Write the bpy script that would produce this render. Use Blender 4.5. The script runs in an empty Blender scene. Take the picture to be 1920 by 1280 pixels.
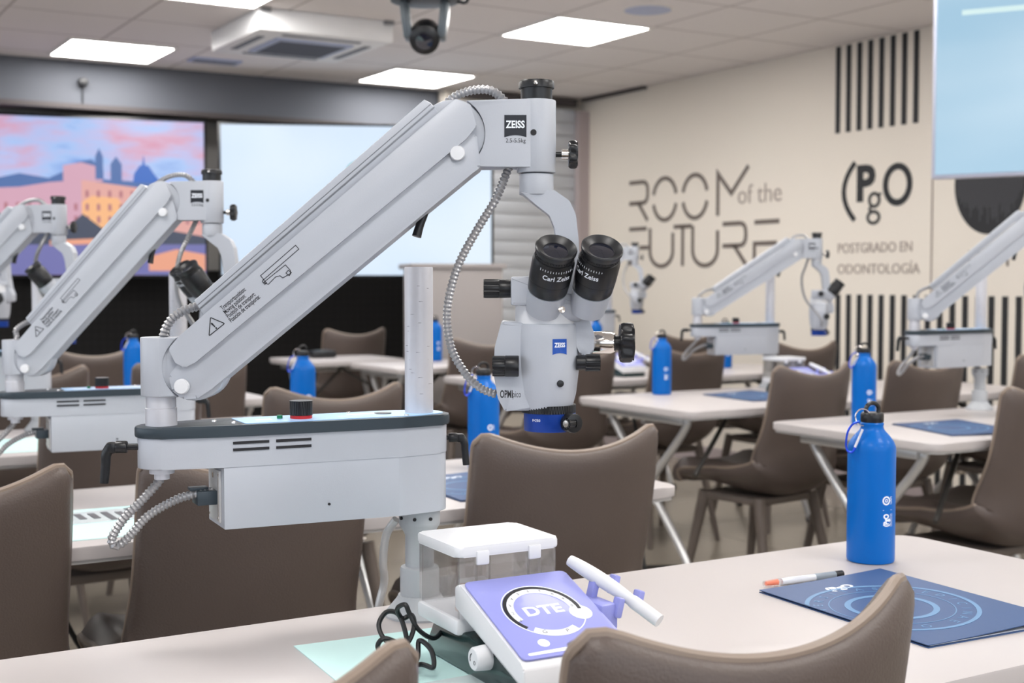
import bpy, bmesh, math, random
from mathutils import Vector, Matrix
random.seed(4)
R = math.radians
COL = bpy.context.scene.collection
SC = bpy.context.scene

# ------------------------------------------------------------------ camera, light, exposure
cd = bpy.data.cameras.new('camera'); cam = bpy.data.objects.new('camera', cd); COL.objects.link(cam)
cam.location = (0, 0, 1.17)
cam.rotation_euler = (R(90 - 2.64), 0, R(-30.9))
cd.sensor_width = 36; cd.lens = 46.0; cd.clip_start = .05
cd.dof.use_dof = True; cd.dof.focus_distance = 1.58; cd.dof.aperture_fstop = 7.0
SC.camera = cam
SC.view_settings.view_transform = 'Standard'; SC.view_settings.look = 'None'
SC.view_settings.exposure = 0.0; SC.view_settings.gamma = 1.0; SC.view_settings.use_curve_mapping = False
w = bpy.data.worlds.new('world'); SC.world = w; w.use_nodes = True
w.node_tree.nodes['Background'].inputs[0].default_value = (.80, .88, 1, 1)
w.node_tree.nodes['Background'].inputs[1].default_value = 1.1
CEIL = 2.5; XR = 5.41; XL = -3.2; YB = 8.5; YF = -3.0

def area(name, loc, rot, sx, sy, power, color):
    l = bpy.data.lights.new(name, 'AREA'); l.shape = 'RECTANGLE'; l.size = sx; l.size_y = sy
    l.energy = power; l.color = color
    o = bpy.data.objects.new(name, l); COL.objects.link(o); o.location = loc; o.rotation_euler = rot
    return o
# daylight through the rear and left windows
area('daylight_rear', (.6, YF + .08, 1.55), (R(90), 0, 0), 5.6, 1.5, 36, (.84, .91, 1))
area('daylight_left', (XL + .08, 2.2, 1.55), (R(90), 0, R(-90)), 6.0, 1.5, 38, (.84, .91, 1))

# ------------------------------------------------------------------ materials
def nt(m): return m.node_tree.nodes, m.node_tree.links
def mat(name, col, rough=.5, metal=0, spec=.5, var=0, vscale=8, bump=0, bscale=200, emit=None, es=1, coat=0, alpha=None, trans=0, ior=1.45):
    m = bpy.data.materials.new(name); m.use_nodes = True; N, L = nt(m); b = N['Principled BSDF']
    b.inputs['Base Color'].default_value = (*col, 1); b.inputs['Roughness'].default_value = rough
    b.inputs['Metallic'].default_value = metal; b.inputs['Specular IOR Level'].default_value = spec
    b.inputs['Coat Weight'].default_value = coat; b.inputs['Transmission Weight'].default_value = trans; b.inputs['IOR'].default_value = ior
    if alpha is not None: b.inputs['Alpha'].default_value = alpha
    if var:
        tc = N.new('ShaderNodeTexCoord'); no = N.new('ShaderNodeTexNoise'); no.inputs['Scale'].default_value = vscale; no.inputs['Detail'].default_value = 4
        L.new(tc.outputs['Object'], no.inputs['Vector'])
        mx = N.new('ShaderNodeMix'); mx.data_type = 'RGBA'
        mx.inputs[6].default_value = (*[c * (1 - var) for c in col], 1); mx.inputs[7].default_value = (*[min(1, c * (1 + var)) for c in col], 1)
        L.new(no.outputs['Fac'], mx.inputs[0]); L.new(mx.outputs[2], b.inputs['Base Color'])
    if bump:
        tc = N.new('ShaderNodeTexCoord'); no = N.new('ShaderNodeTexNoise'); no.inputs['Scale'].default_value = bscale; no.inputs['Detail'].default_value = 3
        L.new(tc.outputs['Object'], no.inputs['Vector'])
        bp = N.new('ShaderNodeBump'); bp.inputs['Strength'].default_value = bump; bp.inputs['Distance'].default_value = .002
        L.new(no.outputs['Fac'], bp.inputs['Height']); L.new(bp.outputs[0], b.inputs['Normal'])
    if emit:
        b.inputs['Emission Color'].default_value = (*emit, 1); b.inputs['Emission Strength'].default_value = es
    return m
def s2l(r, g, b): return tuple(((c / 255) / 12.92 if c / 255 < .04045 else ((c / 255 + .055) / 1.055) ** 2.4) for c in (r, g, b))

MT = {}
MT['white'] = mat('white enamel', s2l(176, 180, 188), .35, var=.02, vscale=30, bump=.05, bscale=600)
MT['white2'] = mat('white plastic', s2l(220, 221, 224), .35, var=.01)
MT['alu'] = mat('brushed aluminium', s2l(200, 200, 206), .42, .25, var=.05, vscale=60)
MT['chrome'] = mat('polished steel', s2l(225, 220, 215), .15, 1)
MT['steel'] = mat('grey steel', s2l(150, 152, 155), .3, .9)
MT['conduit'] = mat('corrugated conduit', s2l(160, 160, 162), .35, .6, var=.06, vscale=90)
MT['black'] = mat('black plastic', s2l(24, 25, 28), .35, spec=.5, var=.1)
MT['rim'] = mat('slate rubber rim', s2l(46, 57, 65), .4, var=.04)
MT['panelblue'] = mat('blue label film with painted sheen', s2l(160, 200, 240), .3, var=.03, vscale=15)  # film blue lightened to stand for reflected window and screen light
MT['ink'] = mat('black ink', s2l(28, 28, 32), .6)
MT['inkgrey'] = mat('grey ink', s2l(95, 95, 100), .6)
MT['badge'] = mat('black badge', s2l(26, 28, 36), .3)
MT['badgeblue'] = mat('blue badge', s2l(20, 75, 165), .35)
MT['lensblue'] = mat('anodised blue ring', s2l(22, 62, 150), .3, .35)
MT['red'] = mat('red ring', s2l(190, 30, 35), .4)
MT['green'] = mat('green indicator', s2l(10, 120, 80), .4)
MT['glass'] = mat('lens glass', s2l(16, 20, 34), .04, 0, .8, coat=.6)
MT['print'] = mat('white print', s2l(235, 240, 248), .5)
MT['panelgrey'] = mat('grey socket plate', s2l(190, 190, 190), .35, .3)
MT['foot'] = mat('grey cast foot', s2l(168, 171, 175), .45, var=.03)
MT['leather'] = mat('taupe leather', s2l(88, 77, 72), .38, spec=.45, var=.14, vscale=5, bump=.35, bscale=340)
MT['piping'] = mat('beige leather piping', s2l(134, 119, 107), .38, var=.05)
MT['chairleg'] = mat('taupe painted leg', s2l(105, 95, 88), .45, var=.05)
MT['top'] = mat('off-white laminate', s2l(187, 181, 180), .35, spec=.4, var=.015, vscale=3)
MT['edge'] = mat('grey edge band', s2l(188, 186, 184), .35)
MT['frame'] = mat('satin table leg', s2l(205, 205, 205), .3, .6)
MT['brace'] = mat('dark brace', s2l(70, 68, 66), .4, .5)
MT['bottle'] = mat('blue enamel bottle', s2l(0, 97, 182), .38, spec=.22, coat=.06, var=.02)
MT['carab'] = mat('blue anodised carabiner', s2l(30, 70, 200), .3, .6)
MT['navy'] = mat('navy card', s2l(46, 74, 118), .45, var=.04)
MT['navyp'] = mat('pale blue emblem print', s2l(92, 130, 168), .5)
MT['paper'] = mat('folder paper', s2l(220, 225, 232), .6)
MT['teal'] = mat('mint paper', s2l(196, 232, 230), .6, var=.03)
MT['pouch'] = mat('clear pouch film', s2l(205, 220, 222), .15, spec=.8, var=.15, vscale=25)
MT['lilac'] = mat('lilac control film', s2l(146, 150, 214), .42, spec=.25, coat=.1)
MT['caseg'] = mat('dark green case', s2l(28, 50, 50), .25, coat=.3)
MT['clear'] = mat('clear acrylic', (.92, .94, .97), .03, trans=1, ior=1.45, alpha=.32, spec=.8)
MT['orange'] = mat('amber cap', s2l(190, 110, 60), .4)
MT['cord'] = mat('black cord', s2l(20, 22, 24), .4)
MT['penbody'] = mat('clear pen barrel', s2l(205, 208, 215), .1, spec=.8)
MT['peng'] = mat('pen grip', s2l(130, 140, 150), .3)
MT['peno'] = mat('orange pen tip', s2l(235, 130, 100), .4)
MT['beige'] = mat('beige lectern board', s2l(150, 144, 142), .5, var=.02)
MT['wallink'] = mat('taupe wall lettering', s2l(112, 102, 96), .6)
MT['wallinkl'] = mat('pale taupe wall lettering', s2l(158, 146, 138), .6)
MT['wallblack'] = mat('black wall graphic', s2l(36, 37, 40), .6)
MT['acw'] = mat('air unit casing', s2l(236, 236, 236), .5)
MT['acg'] = mat('air unit grille', s2l(178, 188, 215), .5)
MT['acs'] = mat('air unit slot', s2l(105, 108, 118), .6)
MT['camg'] = mat('grey camera shell', s2l(88, 95, 100), .3, .3)
MT['lamp'] = mat('lit diffuser', (1, 1, 1), .5, emit=(1, .972, .94), es=21.5)
MT['lampf'] = mat('lamp frame', s2l(225, 222, 218), .5)
MT['blind'] = mat('light blind slat', s2l(206, 210, 216), .5, var=.02)
MT['bezel'] = mat('black screen bezel', s2l(22, 24, 28), .3)
MT['bezelw'] = mat('lilac-grey screen bezel', s2l(185, 188, 205), .35)
MT['rubber'] = mat('dark rubber', s2l(40, 40, 42), .7)

def grid_mat(name, col, line, cell, off, wline, rough, spec=.3, bump=0, axes='XY', noise=0.03):
    m = bpy.data.materials.new(name); m.use_nodes = True; N, L = nt(m); b = N['Principled BSDF']
    b.inputs['Roughness'].default_value = rough; b.inputs['Specular IOR Level'].default_value = spec
    tc = N.new('ShaderNodeTexCoord'); sep = N.new('ShaderNodeSeparateXYZ'); L.new(tc.outputs['Object'], sep.inputs[0])
    outs = []
    for i, ax in enumerate(axes):
        a = N.new('ShaderNodeMath'); a.operation = 'SUBTRACT'; L.new(sep.outputs[ax], a.inputs[0]); a.inputs[1].default_value = off[i]
        d = N.new('ShaderNodeMath'); d.operation = 'DIVIDE'; L.new(a.outputs[0], d.inputs[0]); d.inputs[1].default_value = cell[i]
        f = N.new('ShaderNodeMath'); f.operation = 'FRACT'; L.new(d.outputs[0], f.inputs[0])
        c = N.new('ShaderNodeMath'); c.operation = 'LESS_THAN'; L.new(f.outputs[0], c.inputs[0]); c.inputs[1].default_value = wline / cell[i]
        outs.append(c)
    if len(outs) == 2:
        mxx = N.new('ShaderNodeMath'); mxx.operation = 'MAXIMUM'; L.new(outs[0].outputs[0], mxx.inputs[0]); L.new(outs[1].outputs[0], mxx.inputs[1]); fac = mxx.outputs[0]
    else: fac = outs[0].outputs[0]
    no = N.new('ShaderNodeTexNoise'); no.inputs['Scale'].default_value = 1.5; no.inputs['Detail'].default_value = 5; L.new(tc.outputs['Object'], no.inputs['Vector'])
    cm = N.new('ShaderNodeMix'); cm.data_type = 'RGBA'
    cm.inputs[6].default_value = (*[c * (1 - noise) for c in col], 1); cm.inputs[7].default_value = (*[c * (1 + noise) for c in col], 1); L.new(no.outputs['Fac'], cm.inputs[0])
    mx = N.new('ShaderNodeMix'); mx.data_type = 'RGBA'; L.new(fac, mx.inputs[0]); L.new(cm.outputs[2], mx.inputs[6]); mx.inputs[7].default_value = (*line, 1)
    L.new(mx.outputs[2], b.inputs['Base Color'])
    return m
MT['floor'] = grid_mat('glossy floor tile', s2l(134, 126, 115), s2l(108, 100, 92), (1.2, .6), (.3, .1), .006, .22, .5, noise=.08)
MT['ceil'] = grid_mat('ceiling tile grid', s2l(234, 229, 227), s2l(188, 181, 178), (.6, .6), (3.59, 5.55), .014, .8, .2)
MT['wallr'] = mat('warm plaster', s2l(230, 222, 210), .7, spec=.2, var=.02, vscale=1.2)
MT['wallg'] = mat('grey plaster', s2l(160, 158, 156), .7, spec=.2, var=.03, vscale=1.2)
MT['bulk'] = mat('bulkhead grey', s2l(100, 103, 110), .7, spec=.2, var=.03, vscale=1.2)
MT['wallk'] = grid_mat('black acoustic panel', s2l(20, 19, 20), s2l(12, 12, 12), (.05, .05), (0, 0), .008, .7, .2, axes='XZ')
MT['trimd'] = mat('dark reveal', s2l(78, 72, 72), .6)
MT['trimp'] = mat('pinkish post', s2l(178, 166, 166), .5)

def screen_mat(name, kind):
    m = bpy.data.materials.new(name); m.use_nodes = True; N, L = nt(m); b = N['Principled BSDF']
    b.inputs['Base Color'].default_value = (.01, .01, .01, 1); b.inputs['Roughness'].default_value = .25; b.inputs['Emission Strength'].default_value = 1
    tc = N.new('ShaderNodeTexCoord'); mp = N.new('ShaderNodeMapping'); L.new(tc.outputs['Object'], mp.inputs[0]); no = N.new('ShaderNodeTexNoise'); L.new(mp.outputs[0], no.inputs[0])
    cr = N.new('ShaderNodeValToRGB'); L.new(no.outputs['Fac'], cr.inputs[0]); e = cr.color_ramp
    if kind == 'sky':
        mp.inputs['Scale'].default_value = (1.1, 1, 3.6); mp.inputs['Rotation'].default_value = (0, R(-14), 0); no.inputs['Scale'].default_value = 1.7; no.inputs['Detail'].default_value = 4
        e.elements[0].position = .3; e.elements[0].color = (*s2l(110, 150, 220), 1); e.elements[1].position = .74; e.elements[1].color = (*s2l(205, 120, 145), 1)
        for p, c in ((.42, (160, 190, 238)), (.5, (182, 184, 228)), (.60, (206, 160, 190))):
            x = e.elements.new(p); x.color = (*s2l(*c), 1)
    elif kind == 'white':
        no.inputs['Scale'].default_value = .9
        e.elements[0].position = .35; e.elements[0].color = (*s2l(205, 226, 250), 1); e.elements[1].position = .65; e.elements[1].color = (*s2l(224, 238, 253), 1)
    else:
        no.inputs['Scale'].default_value = .8; mp.inputs['Scale'].default_value = (1, 1, 3)
        e.elements[0].position = .35; e.elements[0].color = (*s2l(160, 198, 222), 1); e.elements[1].position = .65; e.elements[1].color = (*s2l(186, 214, 232), 1)
    L.new(cr.outputs[0], b.inputs['Emission Color'])
    return m
MT['scr_sky'] = screen_mat('lit screen evening sky', 'sky'); MT['scr_white'] = screen_mat('lit screen pale slide', 'white'); MT['scr_blue'] = screen_mat('lit hanging screen', 'blue')
def glow(name, c, k=1): return mat(name, (.01, .01, .01), .3, emit=s2l(*c), es=k)

# ------------------------------------------------------------------ mesh helpers
I4 = Matrix.Identity(4)
def T(x, y, z): return Matrix.Translation((x, y, z))
def RX(a): return Matrix.Rotation(R(a), 4, 'X')
def RY(a): return Matrix.Rotation(R(a), 4, 'Y')
def RZ(a): return Matrix.Rotation(R(a), 4, 'Z')
FRONT = RX(90)          # xy drawing -> xz plane, facing -y

class MB:
    def __init__(s): s.bm = bmesh.new()
    def _merge(s, b, m=I4):
        b.transform(m); me = bpy.data.meshes.new('t'); b.to_mesh(me); b.free(); s.bm.from_mesh(me); bpy.data.meshes.remove(me); return s
    def box(s, c, d, m=I4, bev=0, seg=2):
        b = bmesh.new(); bmesh.ops.create_cube(b, size=1)
        for v in b.verts: v.co = Vector((v.co.x * d[0], v.co.y * d[1], v.co.z * d[2]))
        if bev: bmesh.ops.bevel(b, geom=b.edges[:], offset=bev, segments=seg, affect='EDGES', profile=.5)
        return s._merge(b, m @ T(*c))
    def prism(s, pts, z0, z1, m=I4, bev=0, seg=2):
        b = bmesh.new()
        lo = [b.verts.new((x, y, z0)) for x, y in pts]; hi = [b.verts.new((x, y, z1)) for x, y in pts]
        n = len(pts); area2 = sum(pts[i][0] * pts[(i + 1) % n][1] - pts[(i + 1) % n][0] * pts[i][1] for i in range(n))
        f1 = b.faces.new(hi if area2 > 0 else hi[::-1]); f2 = b.faces.new(lo[::-1] if area2 > 0 else lo)
        for i in range(n):
            j = (i + 1) % n; q = [lo[i], lo[j], hi[j], hi[i]]
            b.faces.new(q if area2 > 0 else q[::-1])
        if bev:
            es = list(f1.edges) + list(f2.edges)
            bmesh.ops.bevel(b, geom=es, offset=bev, segments=seg, affect='EDGES', profile=.5)
        return s._merge(b, m)
    def lathe(s, prof, seg=24, m=I4, capped=True):
        b = bmesh.new(); rings = []
        for r, z in prof:
            rings.append([b.verts.new((max(r, 1e-5) * math.cos(2 * math.pi * i / seg), max(r, 1e-5) * math.sin(2 * math.pi * i / seg), z)) for i in range(seg)])
        for a, c in zip(rings, rings[1:]):
            for i in range(seg): b.faces.new((a[i], a[(i + 1) % seg], c[(i + 1) % seg], c[i]))
        if capped:
            b.faces.new(rings[0][::-1]); b.faces.new(rings[-1])
        bmesh.ops.recalc_face_normals(b, faces=b.faces[:])
        return s._merge(b, m)
    def cyl(s, p0, p1, r0, r1=None, seg=20, bev=0):
        p0 = Vector(p0); p1 = Vector(p1); r1 = r0 if r1 is None else r1; L = (p1 - p0).length
        q = (p1 - p0).to_track_quat('Z', 'Y').to_matrix().to_4x4()
        pr = [(r0, 0), (r1, L)] if not bev else [(r0 - bev, 0), (r0 - bev * .3, bev * .3), (r0, bev), (r1, L - bev), (r1 - bev * .3, L - bev * .3), (r1 - bev, L)]
        return s.lathe(pr, seg, Matrix.Translation(p0) @ q)
    def tube(s, path, r, seg=10, rib=0, step=None, smooth=True, closed=False, flat=None):
        P = [Vector(p) for p in path]
        if smooth: P = catmull(P, 14, closed)
        if step: P = resample(P, step)
        n = len(P); b = bmesh.new(); rings = []; up = None
        for i, p in enumerate(P):
            if closed: t = (P[(i + 1) % n] - P[i - 1])
            else: t = (P[min(i + 1, n - 1)] - P[max(i - 1, 0)])
            t.normalize()
            if up is None:
                up = Vector((0, 0, 1)) if abs(t.z) < .9 else Vector((0, 1, 0))
            up = (up - t * up.dot(t)).normalized(); side = t.cross(up)
            rr = r(i / (n - 1)) if callable(r) else r
            if rib and i % 2 == 0: rr *= (1 - rib)
            a, c = (rr, rr) if flat is None else (rr * flat[0], rr * flat[1])
            rings.append([b.verts.new(p + up * (a * math.cos(2 * math.pi * k / seg)) + side * (c * math.sin(2 * math.pi * k / seg))) for k in range(seg)])
        rr_ = list(zip(rings, rings[1:])) + ([(rings[-1], rings[0])] if closed else [])
        for a, c in rr_:
            for k in range(seg): b.faces.new((a[k], a[(k + 1) % seg], c[(k + 1) % seg], c[k]))
        if not closed: b.faces.new(rings[0][::-1]); b.faces.new(rings[-1])
        bmesh.ops.recalc_face_normals(b, faces=b.faces[:])
        return s._merge(b)
    def ribbon(s, pts, wd, z0=0, z1=.0004, m=I4, closed=False):
        P = [Vector((x, y)) for x, y in pts]; n = len(P); Lf, Rt = [], []
        for i in range(n):
            a = P[i - 1] if (i > 0 or closed) else None; c = P[(i + 1) % n] if (i < n - 1 or closed) else None
            d1 = (P[i] - a).normalized() if a is not None else None; d2 = (c - P[i]).normalized() if c is not None else None
            if d1 is None: d1 = d2
            if d2 is None: d2 = d1
            n1 = Vector((-d1.y, d1.x)); n2 = Vector((-d2.y, d2.x)); nn = n1 + n2
            nn = nn.normalized() if nn.length > 1e-6 else n1
            k = wd / 2 / max(.35, nn.dot(n1)); Lf.append(P[i] + nn * k); Rt.append(P[i] - nn * k)
        b = bmesh.new(); V = [[b.verts.new((q.x, q.y, z)) for q in arr for z in (z0, z1)] for arr in (Lf, Rt)]
        rng = range(n if closed else n - 1)
        for i in rng:
            j = (i + 1) % n; l0, l1, r0, r1 = V[0][2 * i], V[0][2 * i + 1], V[1][2 * i], V[1][2 * i + 1]
            L0, L1, R0, R1 = V[0][2 * j], V[0][2 * j + 1], V[1][2 * j], V[1][2 * j + 1]
            b.faces.new((l1, r1, R1, L1)); b.faces.new((l0, L0, R0, r0)); b.faces.new((l0, l1, L1, L0)); b.faces.new((r1, r0, R0, R1))
        bmesh.ops.recalc_face_normals(b, faces=b.faces[:])
        return s._merge(b, m)
    def text(s, st, size, m=I4, align='CENTER', bold=0, thick=.0003, sx=1, sh=0):
        c = bpy.data.curves.new('t', 'FONT'); c.body = st; c.size = size; c.align_x = align; c.align_y = 'CENTER'; c.extrude = thick; c.offset = bold; c.shear = sh; c.resolution_u = 3
        o = bpy.data.objects.new('t', c); COL.objects.link(o)
        dg = bpy.context.evaluated_depsgraph_get(); me = bpy.data.meshes.new_from_object(o.evaluated_get(dg))
        b = bmesh.new(); b.from_mesh(me); bpy.data.objects.remove(o); bpy.data.curves.remove(c); bpy.data.meshes.remove(me)
        for v in b.verts: v.co.x *= sx
        return s._merge(b, m)
    def bend(s, r, axis_front=0):
        for v in s.bm.verts:      # drawing x wraps about the z axis, y-depth added outward
            a = v.co.x / r + axis_front; rr = r - v.co.y
            v.co = Vector((rr * math.sin(a), -rr * math.cos(a), v.co.z))
        return s

def catmull(P, k=10, closed=False):
    out = []; n = len(P)
    for i in range(n if closed else n - 1):
        g = (lambda j: P[j % n]) if closed else (lambda j: P[max(0, min(n - 1, j))])
        a, b, c, d = g(i - 1), g(i), g(i + 1), g(i + 2)
        for j in range(k):
            t = j / k; out.append(.5 * ((2 * b) + (c - a) * t + (2 * a - 5 * b + 4 * c - d) * t * t + (3 * b - a - 3 * c + d) * t ** 3))
    if not closed: out.append(P[-1])
    return out
def resample(P, step):
    out = [P[0]]; acc = 0
    for a, b in zip(P, P[1:]):
        L = (b - a).length; d = step - acc
        while d <= L: out.append(a + (b - a) * (d / L)); d += step
        acc = (acc + L) % step
    out.append(P[-1]); return out
def rnd(pts, rad, seg=5):
    """round the corners of a polygon; rad = number or list"""
    n = len(pts); out = []
    for i in range(n):
        r = rad[i] if isinstance(rad, (list, tuple)) else rad
        p = Vector(pts[i]); a = Vector(pts[i - 1]) - p; c = Vector(pts[(i + 1) % n]) - p
        if r <= 0: out.append(tuple(p)); continue
        ang = a.angle(c); d = min(r / math.tan(ang / 2), a.length * .49, c.length * .49)
        s_, e_ = p + a.normalized() * d, p + c.normalized() * d
        for j in range(seg + 1):
            t = j / seg; q = (1 - t) ** 2 * s_ + 2 * t * (1 - t) * p + t * t * e_; out.append(tuple(q))
    return out
def circ(cx, cy, r, n=24, a0=0, a1=360, ry=None):
    ry = ry or r; k = n if a1 - a0 >= 360 else n
    return [(cx + r * math.cos(R(a0 + (a1 - a0) * i / (k if a1 - a0 >= 360 else k - 1))), cy + ry * math.sin(R(a0 + (a1 - a0) * i / (k if a1 - a0 >= 360 else k - 1)))) for i in range(k)]
def obj(name, mb, m, parent=None, mx=I4, label=None, flat=False, ang=38):
    me = bpy.data.meshes.new(name); mb.bm.to_mesh(me); mb.bm.free()
    if not flat:
        me.polygons.foreach_set('use_smooth', [True] * len(me.polygons)); me.set_sharp_from_angle(angle=R(ang))
    me.materials.append(MT[m] if isinstance(m, str) else m)
    o = bpy.data.objects.new(name, me); COL.objects.link(o); o.parent = parent; o.matrix_basis = mx
    if label: o['label'] = label
    return o
def tag(o, label, cat, group=None):
    o['label'] = label; o['category'] = cat
    if group: o['group'] = group
    return o
def thing(name, label, cat, loc=(0, 0, 0), rz=0, group=None):
    o = bpy.data.objects.new(name, None); COL.objects.link(o); o.empty_display_size = .1
    o.location = loc; o.rotation_euler = (0, 0, R(rz)); return tag(o, label, cat, group)
def struct(name, mb, m, parent=None):
    o = obj(name, mb, m, parent)
    if parent is None: o['kind'] = 'structure'
    return o
def dup(root, loc, rz, label, group=None):
    def cp(o, par):
        c = o.copy(); COL.objects.link(c); c.parent = par
        for ch in o.children: cp(ch, c)
        return c
    r = cp(root, None); r.location = loc; r.rotation_euler = (0, 0, R(rz)); r['label'] = label
    if group: r['group'] = group
    return r

# ------------------------------------------------------------------ room shell
struct('floor', MB().box(((XL + XR) / 2, (YF + YB) / 2, -.05), (XR - XL + .4, YB - YF + .4, .1)), 'floor')
struct('ceiling', MB().box(((XL + XR) / 2, (YF + YB) / 2, CEIL + .05), (XR - XL + .4, YB - YF + .4, .1)), 'ceil')
struct('wall_right', MB().box((XR + .06, (YF + YB) / 2, CEIL / 2), (.12, YB - YF, CEIL)), 'wallr')
mb = MB().box(((XL + XR) / 2, YB + .06, CEIL / 2), (XR - XL, .12, CEIL)); struct('wall_back', mb, 'wallg')
def window_wall(name, wname, n, x0, x1, fixed, axis):
    mb = MB()
    def seg(a, b, z0, z1, t=.12, mbx=mb):
        c, d = ((a + b) / 2, fixed, (z0 + z1) / 2), (b - a, t, z1 - z0)
        if axis == 'y': c, d = (fixed, (a + b) / 2, (z0 + z1) / 2), (t, b - a, z1 - z0)
        mbx.box(c, d)
    wx0, wx1 = x0 + .9, x1 - .9
    seg(x0, x1, 0, .8); seg(x0, x1, 2.3, CEIL); seg(x0, wx0, .8, 2.3); seg(wx1, x1, .8, 2.3)
    struct(name, mb, 'wallg')
    fr = MB()
    for i in range(n + 1):
        p = wx0 + (wx1 - wx0) * i / n; seg(p - .03, p + .03, .8, 2.3, .06, fr)
    seg(wx0, wx1, .8, .86, .06, fr); seg(wx0, wx1, 2.24, 2.3, .06, fr)
    f = struct(wname, fr, 'white2')
    g = MB(); seg(wx0 + .03, wx1 - .03, .86, 2.24, .008, g); obj('glass_pane', g, 'pane', f)
MT['pane'] = mat('window glass', (.95, .97, 1), .0, trans=1, ior=1.05, alpha=.25)
window_wall('wall_front', 'window_1', 4, XL, XR, YF - .06, 'x')
window_wall('wall_left', 'window_2', 6, YF, YB, XL - .06, 'y')
# bulkhead above the screens, black lower panel, blind beside the corner
mb = MB().box((.55, 8.35, 2.37), (7.5, .3, .26)); struct('trim_1', mb, 'bulk')
mb = MB().box((.55, 8.27, 2.225), (7.5, .2, .03)); struct('trim_2', mb, 'trimd')
mb = MB().box((.55, 8.455, .62), (7.5, .07, 1.24)); struct('trim_3', mb, 'wallk')
mb = MB().box((4.9, 8.13, CEIL / 2), (1.2, .1, CEIL)); struct('wall_corner', mb, 'wallr')
t = thing('window_blind', 'pale horizontal slat blind beside the corner, right of the white slide screen', 'blind', (4.85, 8.0, 0))
s = MB()
for i in range(22): s.box((0, 0, .35 + i * .096), (.94, .012, .0925), T(0, 0, 0) @ RX(0), bev=.004)
obj('slat', s, 'blind', t, T(0, 0, 0)); obj('head_rail', MB().box((0, 0, 2.46), (.96, .05, .05), bev=.004), 'trimd', t)
mb = MB().box((XR - .045, 7.99, 1.2), (.09, .1, 2.4)); struct('trim_4', mb, 'trimp')
mb = MB().box((XR - .02, 7.62, CEIL - .012), (.04, .75, .02)); struct('trim_5', mb, 'trimd')
mb = MB().box((XR - .004, (YF + 7.9) / 2, .05), (.012, 7.9 - YF, .1)); struct('baseboard_right', mb, 'trimp')

# ------------------------------------------------------------------ wall graphics (drawing: u = distance leftwards along the wall, so text reads left to right)
WM = Matrix(((0, 0, -1, XR), (-1, 0, 0, 0), (0, 1, 0, 0), (0, 0, 0, 1)))   # drawing (x,y,z)->(XR - z, -x, y)
def wallobj(name, mb, m, label, cat='wall lettering', group=None):
    return tag(obj(name, mb, m, None, WM, flat=True), label, cat, group)
# stripes
s = MB()
for i in range(8): s.box((-5.447 + i * .081, (2.005 + 2.49) / 2, .003), (.034, .485, .004))
wallobj('wall_stripes', s, 'wallblack', 'eight black vertical stripes on the beige wall just under the ceiling', 'wall graphic')
s = MB()
for i in range(26): s.box((-5.429 + i * .081, 1.095 / 2 + .04, .003), (.034, 1.015, .004))
wallobj('wall_stripes', s, 'wallblack', 'long row of black vertical stripes on the lower part of the beige wall', 'wall graphic')
# ROOM of the FUTURE, thin line letters
s = MB(); W_ = .028
def L_(pts): s.ribbon(pts, W_, .001, .004)
x0 = -7.44; zt, zb = 1.86, 1.60; h = zt - zb
def R_(x, zb, h, wd, lead=0):
    z2 = zb + h; c = .06
    s.ribbon(rnd([(x, z2), (x + wd, z2), (x + wd, zb + h * .45), (x, zb + h * .45)], [0, c, c, 0]), W_, .001, .004)
    s.ribbon([(x + wd * .5, zb + h * .45), (x + wd, zb - h * .02)], W_, .001, .004)
R_(x0, 1.59, .26, .21)
for cx in (x0 + .40, x0 + .72):
    s.ribbon(circ(cx, 1.725, .125, 16, 12, 168, .135), W_, .001, .004); s.ribbon(circ(cx, 1.715, .125, 16, 192, 348, .135), W_, .001, .004)
s.ribbon([(x0 + .95, 1.585), (x0 + .95, 1.85), (x0 + 1.08, 1.72), (x0 + 1.24, 1.88)], W_, .001, .004)
wallobj('wall_lettering', s, 'wallink', 'thin grey line letters ROOM on the upper line of the beige wall'); s = MB()
zf = 1.28; hf = .25
L_([(x0, zf + hf), (x0 + .2, zf + hf)]); L_([(x0 + .22, zf + .12), (x0 + .12, zf + .12)]); L_([(x0 + .01, zf + .0), (x0 + .01, zf + .12)])
for ux in (x0 + .24, x0 + .70):
    s.ribbon([(ux, zf + hf)] + [(p[0], p[1]) for p in circ(ux + .125, zf + .09, .125, 14, 180, 360, .1)] + [(ux + .25, zf + hf * .85)], W_, .001, .004)
L_([(x0 + .50, zf + hf), (x0 + .69, zf + hf)]); L_([(x0 + .595, zf + hf), (x0 + .595, zf - .01)])
R_(x0 + 1.0, zf + .0, .25, .22)
L_([(x0 + 1.30, zf + hf), (x0 + 1.52, zf + hf)]); L_([(x0 + 1.30, zf), (x0 + 1.30, zf + .12), (x0 + 1.50, zf + .12)]); L_([(x0 + 1.30, zf), (x0 + 1.52, zf)])
wallobj('wall_lettering', s, 'wallink', 'thin grey line letters FUTURE on the lower line of the beige wall')
s = MB().text('of the', .17, T(-6.10, 1.70, .002), bold=-.001, thick=.0015)
wallobj('wall_lettering', s, 'wallinkl', 'small pale words of the, right of the large ROOM letters')
s = MB(); s.ribbon([(-5.375 + .09 * (((z - 1.67) / .165) ** 2) - .02, z) for z in [1.51 + .04 * i for i in range(9)]], .03, .001, .004)
s.text('P', .27, T(-5.235, 1.70, .002), bold=.010, thick=.002); s.ribbon(circ(-5.165, 1.615, .036, 20), .018, .001, .0035, closed=True); s.ribbon(circ(-5.170, 1.520, .042, 20, ry=.032), .018, .001, .0036, closed=True); s.ribbon([(-5.185, 1.582), (-5.200, 1.566), (-5.185, 1.548)], .016, .001, .0034); s.ribbon([(-5.142, 1.640), (-5.115, 1.648)], .014, .001, .0034)
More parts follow.
